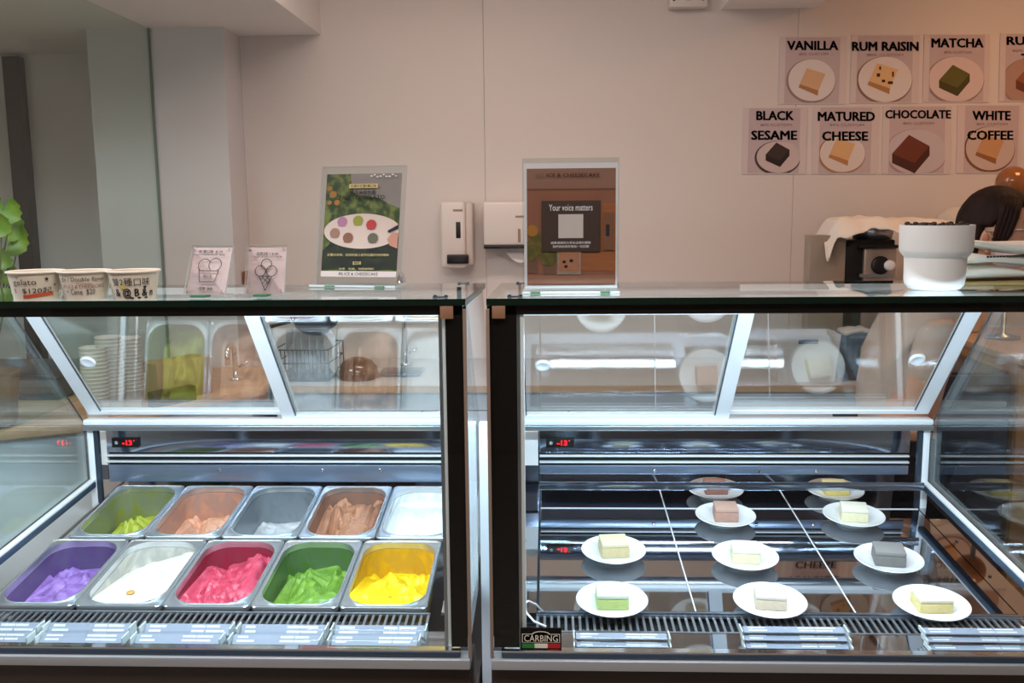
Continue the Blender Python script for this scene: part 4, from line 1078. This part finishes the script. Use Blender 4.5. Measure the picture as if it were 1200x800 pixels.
# white bin and dark tub on the counter
a = atZ(908, 452, CZ); x0, x1 = atY(908, 430, 1.66).x, atY(984, 430, 1.66).x
zt2 = atY(945, 392, 1.66).z
t = thing('storage_bin', 'white plastic storage bin with a cut out handle on rear counter', 'bin', ((x0 + x1) / 2, 1.75, CZ))
WB = mat('bin_white', (214, 206, 202), .45)
sl = .014
mb = MB()
lo_ = [(x0 + sl, 1.67), (x1 - sl, 1.67), (x1 - sl, 1.80), (x0 + sl, 1.80)]; hi_ = [(x0, 1.655), (x1, 1.655), (x1, 1.815), (x0, 1.815)]
L = [[V((x, y, CZ + .001)) for x, y in lo_], [V((x, y, zt2)) for x, y in hi_], [V((x + (.004 if i in (0, 3) else -.004), y + (.004 if i < 2 else -.004), zt2)) for i, (x, y) in enumerate(hi_)], [V((x + (.004 if i in (0, 3) else -.004), y + (.004 if i < 2 else -.004), CZ + .005)) for i, (x, y) in enumerate(lo_)]]
mb.loops(L, WB, True, True); mb.build('bin', t)
hz = zt2 - .025
MB().box(((x0 + x1) / 2 - .035, 1.652, hz - .008), ((x0 + x1) / 2 + .035, 1.6575, hz + .008), M_DKST).build('handle_slot', t, bevel=.003)
x0, x1 = atY(990, 430, 1.72).x, atY(1052, 430, 1.72).x; zt3 = atY(1020, 392, 1.72).z
t = thing('scale_tub', 'dark blue tub beside the white bin with red lettering on its label', 'tub', ((x0 + x1) / 2, 1.78, CZ))
MB().box((x0, 1.70, CZ + .001), (x1, 1.825, zt3), mat('dark_blue_plastic', (40, 48, 66), .3)).build('tub', t, bevel=.012, seg=3)
lp = MB().box((x1 - .085, 1.696, zt3 - .05), (x1 - .004, 1.6995, zt3 - .018), mat('tub_label', (170, 140, 128), .5)).build('label_plate', t)
pr = Print((x1 - .085, 1.696, zt3 - .05), (.081, 0, 0), (0, 0, .032), (0, -1, 0)); pr.text('ULMA', .15, .25, .85, .75, mat('red_print', (176, 50, 40), .5)); pr.build('lettering', lp)
fz = MB(); vs = []; fs = []
for a_ in range(13):
    for b_ in range(6):
        u, v = a_ / 12, b_ / 5; vs.append(V((x0 - .01 + .12 * u, 1.70 + .10 * v, zt3 + .012 + .008 * noise.noise(V((u * 5, v * 4, 7))) + .01 * math.sin(PI * u))))
for a_ in range(12):
    for b_ in range(5): q = a_ * 6 + b_; fs.append((q, q + 6, q + 7, q + 1))
o = fz.add(vs, fs, mat('towel', (206, 196, 186), .9)).build('folded_towel', smooth=True, org=((x0 + x1) / 2, 1.75, zt3)); sm = o.modifiers.new('t', 'SOLIDIFY'); sm.thickness = .012
tag(o, 'pale folded towel lying on the dark blue tub', 'towel')

# wooden cabinet at the right
t = thing('wood_cabinet', 'warm wooden cabinet with tall doors at right behind the cake case', 'cabinet', (1.9, 1.75, 0))
MB().box((1.56, 1.47, -.018), (2.6, 2.23, .98), M_WOOD).build('body', t)
for i in range(4):
    MB().box((1.562 + .26 * i, 1.45, .06), (1.562 + .26 * i + .256, 1.4695, .965), M_WOOD).build('door', t, bevel=.003)
    MB().box((1.562 + .26 * i + .215, 1.435, .62), (1.562 + .26 * i + .225, 1.4505, .80), M_DKST).build('handle', t.children[-1])
MB().box((1.555, 1.43, .9805), (2.62, 2.235, 1.005), M_WOODP).build('top', t, bevel=.003)
t = thing('dark_reflection_box', 'slate blue box standing in for a dark side glass reflection beside the wooden cabinet', 'stand-in', (1.41, 1.8, 0))  # added box, its slate colour imitates the dark reflection in the side glass
SL = mat('reflection_slate', (70, 74, 92), .3, .4)
MB().box((1.275, 1.49, -.018), (1.545, 2.2, .95), SL).build('body', t, bevel=.004)
MB().box((1.278, 1.465, .05), (1.542, 1.4895, .94), SL).build('door', t, bevel=.004)
MB().box((1.30, 1.44, .84), (1.52, 1.4655, .86), M_ALU2).build('handle', t, bevel=.003)
# dark grey crate at the left
t = thing('grey_crate', 'dark blue grey crate on the side counter at picture left edge', 'crate', (-1.95, 1.5, CZ))
MB().box((-2.5, 1.38, CZ + .001), (-1.66, 1.70, CZ + .075), mat('slate_plastic', (84, 94, 108), .45)).build('crate', t, bevel=.006)
MB().box((-2.5, 1.37, CZ + .076), (-1.65, 1.71, CZ + .090), mat('slate_lid', (70, 76, 88), .4)).build('lid', t, bevel=.004)

# plant at the left edge
p0 = atY(-22, 352, 1.0)
t = thing('potted_plant', 'leafy green plant reaching in at the left edge', 'plant', (p0.x, 1.0, 0.88))
MB().lathe([(.05, 0), (.065, .01), (.085, .16), (.088, .165), (.08, .165), (.07, .02), (0, .02)], (p0.x, 1.0, .8805), mat('terracotta', (150, 112, 92), .7), 28).build('pot', t)
MB().lathe([(0, .14), (.081, .145)], (p0.x, 1.0, .8805), mat('soil', (48, 36, 28), .9), 24).build('soil', t)
LEAF = mat('leaf', (96, 138, 44), .45, col2=(140, 170, 60), vscale=24)
tips = [(14, 247), (22, 283), (2, 262), (12, 322), (-8, 240), (-20, 270), (-30, 235), (4, 302), (-25, 310), (18, 268)]
for i, (tx_, ty_) in enumerate(tips):
    Yt = 1.0 + .06 * math.sin(i * 2.3)
    tip = atY(tx_, ty_, Yt); base = V((p0.x, 1.0, 1.02)); mid = (base + tip) / 2 + V((.02 * math.sin(i), 0, .05))
    MB().tube([base, mid, tip - (tip - mid) * .15], [.004, .003, .002], mat('stem', (96, 104, 52), .5), 6).build('stem', t, smooth=True)
    d = (tip - mid); d.z -= .06; d.normalize(); sd = d.cross(V((0, -1, .35))).normalized(); nn = d.cross(sd)
    Ln, Wd = .085 + .02 * math.sin(i * 1.7), .032
    c0 = tip - d * Ln * .5; vs = []
    prof = [0, .55, .75, 1, .82, .95, .6, .7, .3, 0]
    for k_, wv in enumerate(prof):
        u = k_ / 9; q = c0 + d * Ln * u - nn * .02 * (u - .5) ** 2 * 4
        vs += [q - sd * Wd * wv + nn * .006 * wv, q, q + sd * Wd * wv + nn * .006 * wv]
    fs = []
    for k_ in range(9): b_ = 3 * k_; fs += [(b_, b_ + 1, b_ + 4, b_ + 3), (b_ + 1, b_ + 2, b_ + 5, b_ + 4)]
    MB().add(vs, fs, LEAF).build('leaf', t, smooth=True)

# ================================================================== PERSON
SKIN = mat('skin', (214, 160, 132), .55, sss=.12); HAIR = mat('hair', (26, 15, 13), .65, spec=.2, col2=(44, 25, 20), vscale=60, stretch=(1, 1, .15), bump=.5, bscale=160); SHIRT = mat('shirt', (204, 178, 164), .85, var=.05, vscale=8, bump=.2, bscale=40)
hx, hy, hz_ = 1.332, 1.175, 1.428
t = thing('person', 'person with dark tied hair glasses mask and beige shirt bending behind the case', 'person', (1.15, hy, -.02))
def skinned(name, pts, edges, mtl, parent, root=0, sub=2):
    me = bpy.data.meshes.new(name); o0 = wpos(parent)
    me.from_pydata([V(p[:3]) - o0 for p in pts], edges, [])
    o = bpy.data.objects.new(name, me); COL.objects.link(o); o.parent = parent
    sk = o.modifiers.new('skin', 'SKIN'); sk.use_smooth_shade = True
    for i, p in enumerate(pts):
        d = me.skin_vertices[0].data[i]; d.radius = (p[3], p[4] if len(p) > 4 else p[3]); d.use_root = (i == root)
    sb = o.modifiers.new('sub', 'SUBSURF'); sb.levels = sub; sb.render_levels = sub
    me.materials.append(mtl); return o
P_ = []; E_ = []
def av(x, y, z, r, r2=None, fr=None):
    P_.append((x, y, z, r, r2 if r2 else r))
    if fr is not None: E_.append((fr, len(P_) - 1))
    return len(P_) - 1
pel = av(1.06, hy, .82, .12)
sp = av(1.06, hy, 1.00, .105, None, pel); chs = av(1.11, hy, 1.15, .11, None, sp); nk = av(1.205, hy, 1.275, .056, None, chs)
nk2 = av(1.245, hy, 1.33, .05, None, nk); hd = av(1.305, hy, 1.39, .05, None, nk2); hd2 = av(1.315, hy, 1.45, .045, None, hd)
for sgn in (-1, 1):
    h = av(1.06, hy + sgn * .09, .76, .085, None, pel); kn = av(1.10, hy + sgn * .10, .42, .058, None, h); an = av(1.06, hy + sgn * .10, .06, .038, None, kn); av(1.20, hy + sgn * .11, .018, .028, None, an)
    s_ = av(1.12, hy + sgn * .15, 1.19, .058, None, chs); el_ = av(1.06, hy + sgn * .145, .93, .042, None, s_); wr = av(1.07, hy + sgn * .145, .72, .028, None, el_)
    pm = av(1.075, hy + sgn * .14, .66, .028, .018, wr)
    for f in range(4):
        yy = hy + sgn * (.14 + (f - 1.5) * .018); L_ = (.06, .072, .068, .052)[f]
        a_ = av(1.08, yy, .63, .0095, None, pm); b_ = av(1.083 + L_ * .12, yy, .63 - L_ * .5, .0088, None, a_); av(1.085 + L_ * .1, yy, .63 - L_ * .95, .0078, None, b_)
    a_ = av(1.10, hy + sgn * .14, .69, .011, None, wr); av(1.125, hy + sgn * .13, .65, .0095, None, a_)
body = skinned('body', P_, E_, SKIN, t)
# shirt
P_ = []; E_ = []
a0 = av(1.06, hy, .80, .140); a1 = av(1.055, hy, .99, .128, None, a0); a2 = av(1.10, hy, 1.14, .125, None, a1); a3 = av(1.185, hy, 1.245, .082, None, a2)
for sgn in (-1, 1):
    s_ = av(1.115, hy + sgn * .145, 1.18, .072, None, a2); av(1.075, hy + sgn * .150, .98, .050, None, s_)
skinned('shirt', P_, E_, SHIRT, t)
P_ = []; E_ = []
a0 = av(1.06, hy, .80, .136)
for sgn in (-1, 1):
    h = av(1.06, hy + sgn * .09, .74, .098, None, a0); kn = av(1.10, hy + sgn * .10, .42, .072, None, h); av(1.065, hy + sgn * .10, .12, .056, None, kn)
skinned('trousers', P_, E_, mat('dark_trousers', (44, 42, 46), .8), t)
cl = MB(); cl.tube([(1.20 + .062 * math.cos(i * PI / 10), hy + .062 * math.sin(i * PI / 10), 1.285 + .02 * math.cos(i * PI / 10)) for i in range(21)], .016, mat('collar', (238, 222, 206), .8), 10)
cl.build('collar', t, smooth=True)
TURN = Matrix.Rotation(math.radians(-34), 3, 'Z'); HP = V((hx, hy, hz_))
def turned(mb):
    mb.v = [TURN @ (p - HP) + HP for p in mb.v]; return mb
# head shell with face
def headfn(p):
    q = p.copy()
    if q.z < 0: k = 1 + .9 * q.z / .12 * .28; q.y *= k; q.x = q.x * (1 + .25 * q.z / .12) + .012 * (-q.z / .12)
    return q
hm = MB(); hm.sphere((hx, hy, hz_), (.098, .077, .122), SKIN, 36, 24, fn=headfn)
hm.sphere((hx + .098, hy, hz_ - .018), (.018, .013, .022), SKIN, 14, 10)
for sgn in (-1, 1):
    hm.sphere((hx + .082, hy + sgn * .032, hz_ + .006), (.014, .014, .012), mat('eye_white', (236, 230, 226), .3), 14, 8); hm.sphere((hx + .093, hy + sgn * .032, hz_ + .005), (.005, .007, .007), M_BLKPL, 10, 6)
    hm.tube([(hx + .088, hy + sgn * .018, hz_ + .03), (hx + .086, hy + sgn * .035, hz_ + .035), (hx + .074, hy + sgn * .05, hz_ + .03)], .004, HAIR, 6)
turned(hm).build('head', t, smooth=True)
for sgn in (-1, 1):
    er = MB()
    c = V((hx - .022, hy + sgn * .078, hz_ - .022))
    er.sphere(c, (.020, .009, .031), SKIN, 18, 12, rot=Matrix.Rotation(.2, 3, 'Y')); er.sphere(c + V((.003, sgn * .006, .003)), (.010, .005, .018), mat('ear_inner', (186, 122, 98), .6), 12, 8, rot=Matrix.Rotation(.2, 3, 'Y')); er.sphere(c + V((.008, 0, -.027)), (.008, .006, .010), SKIN, 10, 8)
    turned(er).build('ear', t, smooth=True)
# hair: a cap that ends along the forehead, round the ear and at the nape
def hairfn(p):
    d = V((p.x / .108, p.y / .086, p.z / .122))
    x = d.x
    if x > .55: lim = .50
    elif x > .05: lim = .02 + (x - .05) * .96
    elif x > -.22: lim = .02
    else: lim = .02 - (-.22 - x) * 3.2
    k = sst(lim - .07, lim + .07, d.z)
    back = max(0, -d.x)
    f = (.80 + .20 * k) * (1 + .03 * back) * (1 + .012 * noise.noise(V((d.x * 9, d.y * 9, d.z * 2.5))))
    q = p * f
    if d.z < -.2 and d.x < -.2: q.x *= 1 + .10 * (-d.z - .2)
    return q
hr = MB(); hr.sphere((hx - .008, hy, hz_ + .014), (.108, .086, .122), HAIR, 96, 64, fn=hairfn)
for sgn in (-1, 1):
    for j in range(4):
        o_ = .011 * j
        hr.tube([(hx + .055 - o_, hy + sgn * (.052 + .006 * j), hz_ + .095), (hx + .052 - o_, hy + sgn * (.072 + .002 * j), hz_ + .045), (hx + .040 - o_, hy + sgn * .080, hz_ - .005), (hx + .022 - o_ * .6, hy + sgn * .078, hz_ - .045 - .01 * (j % 2))], [.014, .011, .008, .002], HAIR, 8)
hr.tube([(hx - .082, hy - .02, hz_ - .01), (hx - .098, hy - .025, hz_ - .06), (hx - .096, hy - .03, hz_ - .11), (hx - .082, hy - .035, hz_ - .160)], [.050, .044, .030, .008], HAIR, 16)
hr.tube([(hx - .070, hy - .045, hz_ - .03), (hx - .075, hy - .055, hz_ - .08), (hx - .068, hy - .055, hz_ - .13)], [.028, .020, .004], HAIR, 12)
for j in range(4):
    hr.tube([(hx - .040 - .016 * j, hy - .072 + .004 * j, hz_ + .02), (hx - .052 - .016 * j, hy - .078 + .008 * j, hz_ - .04), (hx - .055 - .014 * j, hy - .072 + .008 * j, hz_ - .10), (hx - .050 - .012 * j, hy - .064 + .006 * j, hz_ - .145)], [.018, .016, .013, .003], HAIR, 10)
turned(hr).build('hair', t, smooth=True)
mk = MB(); mk.sphere((hx + .035, hy, hz_ - .055), (.072, .072, .056), mat('mask', (238, 214, 210), .8), 28, 16)
for sgn in (-1, 1): mk.tube([(hx + .04, hy + sgn * .070, hz_ - .035), (hx - .018, hy + sgn * .083, hz_ - .002)], .0015, mat('mask', (238, 214, 210)), 6)
lab(turned(mk).build('face_mask', t, smooth=True), 'pale pink face mask')
gs = MB()
for sgn in (-1, 1):
    gs.tube([(hx + .105, hy + sgn * .034 + .024 * math.cos(2 * PI * i / 20), hz_ + .005 + .019 * math.sin(2 * PI * i / 20)) for i in range(21)], .0018, M_ALU2, 6)
    gs.tube([(hx + .103, hy + sgn * .058, hz_ + .010), (hx - .02, hy + sgn * .086, hz_ + .004)], .002, M_ALU2, 6)
gs.tube([(hx + .106, hy - .010, hz_ + .010), (hx + .106, hy + .010, hz_ + .010)], .0018, M_ALU2, 6)
lab(turned(gs).build('glasses', t, smooth=True), 'thin metal framed glasses')
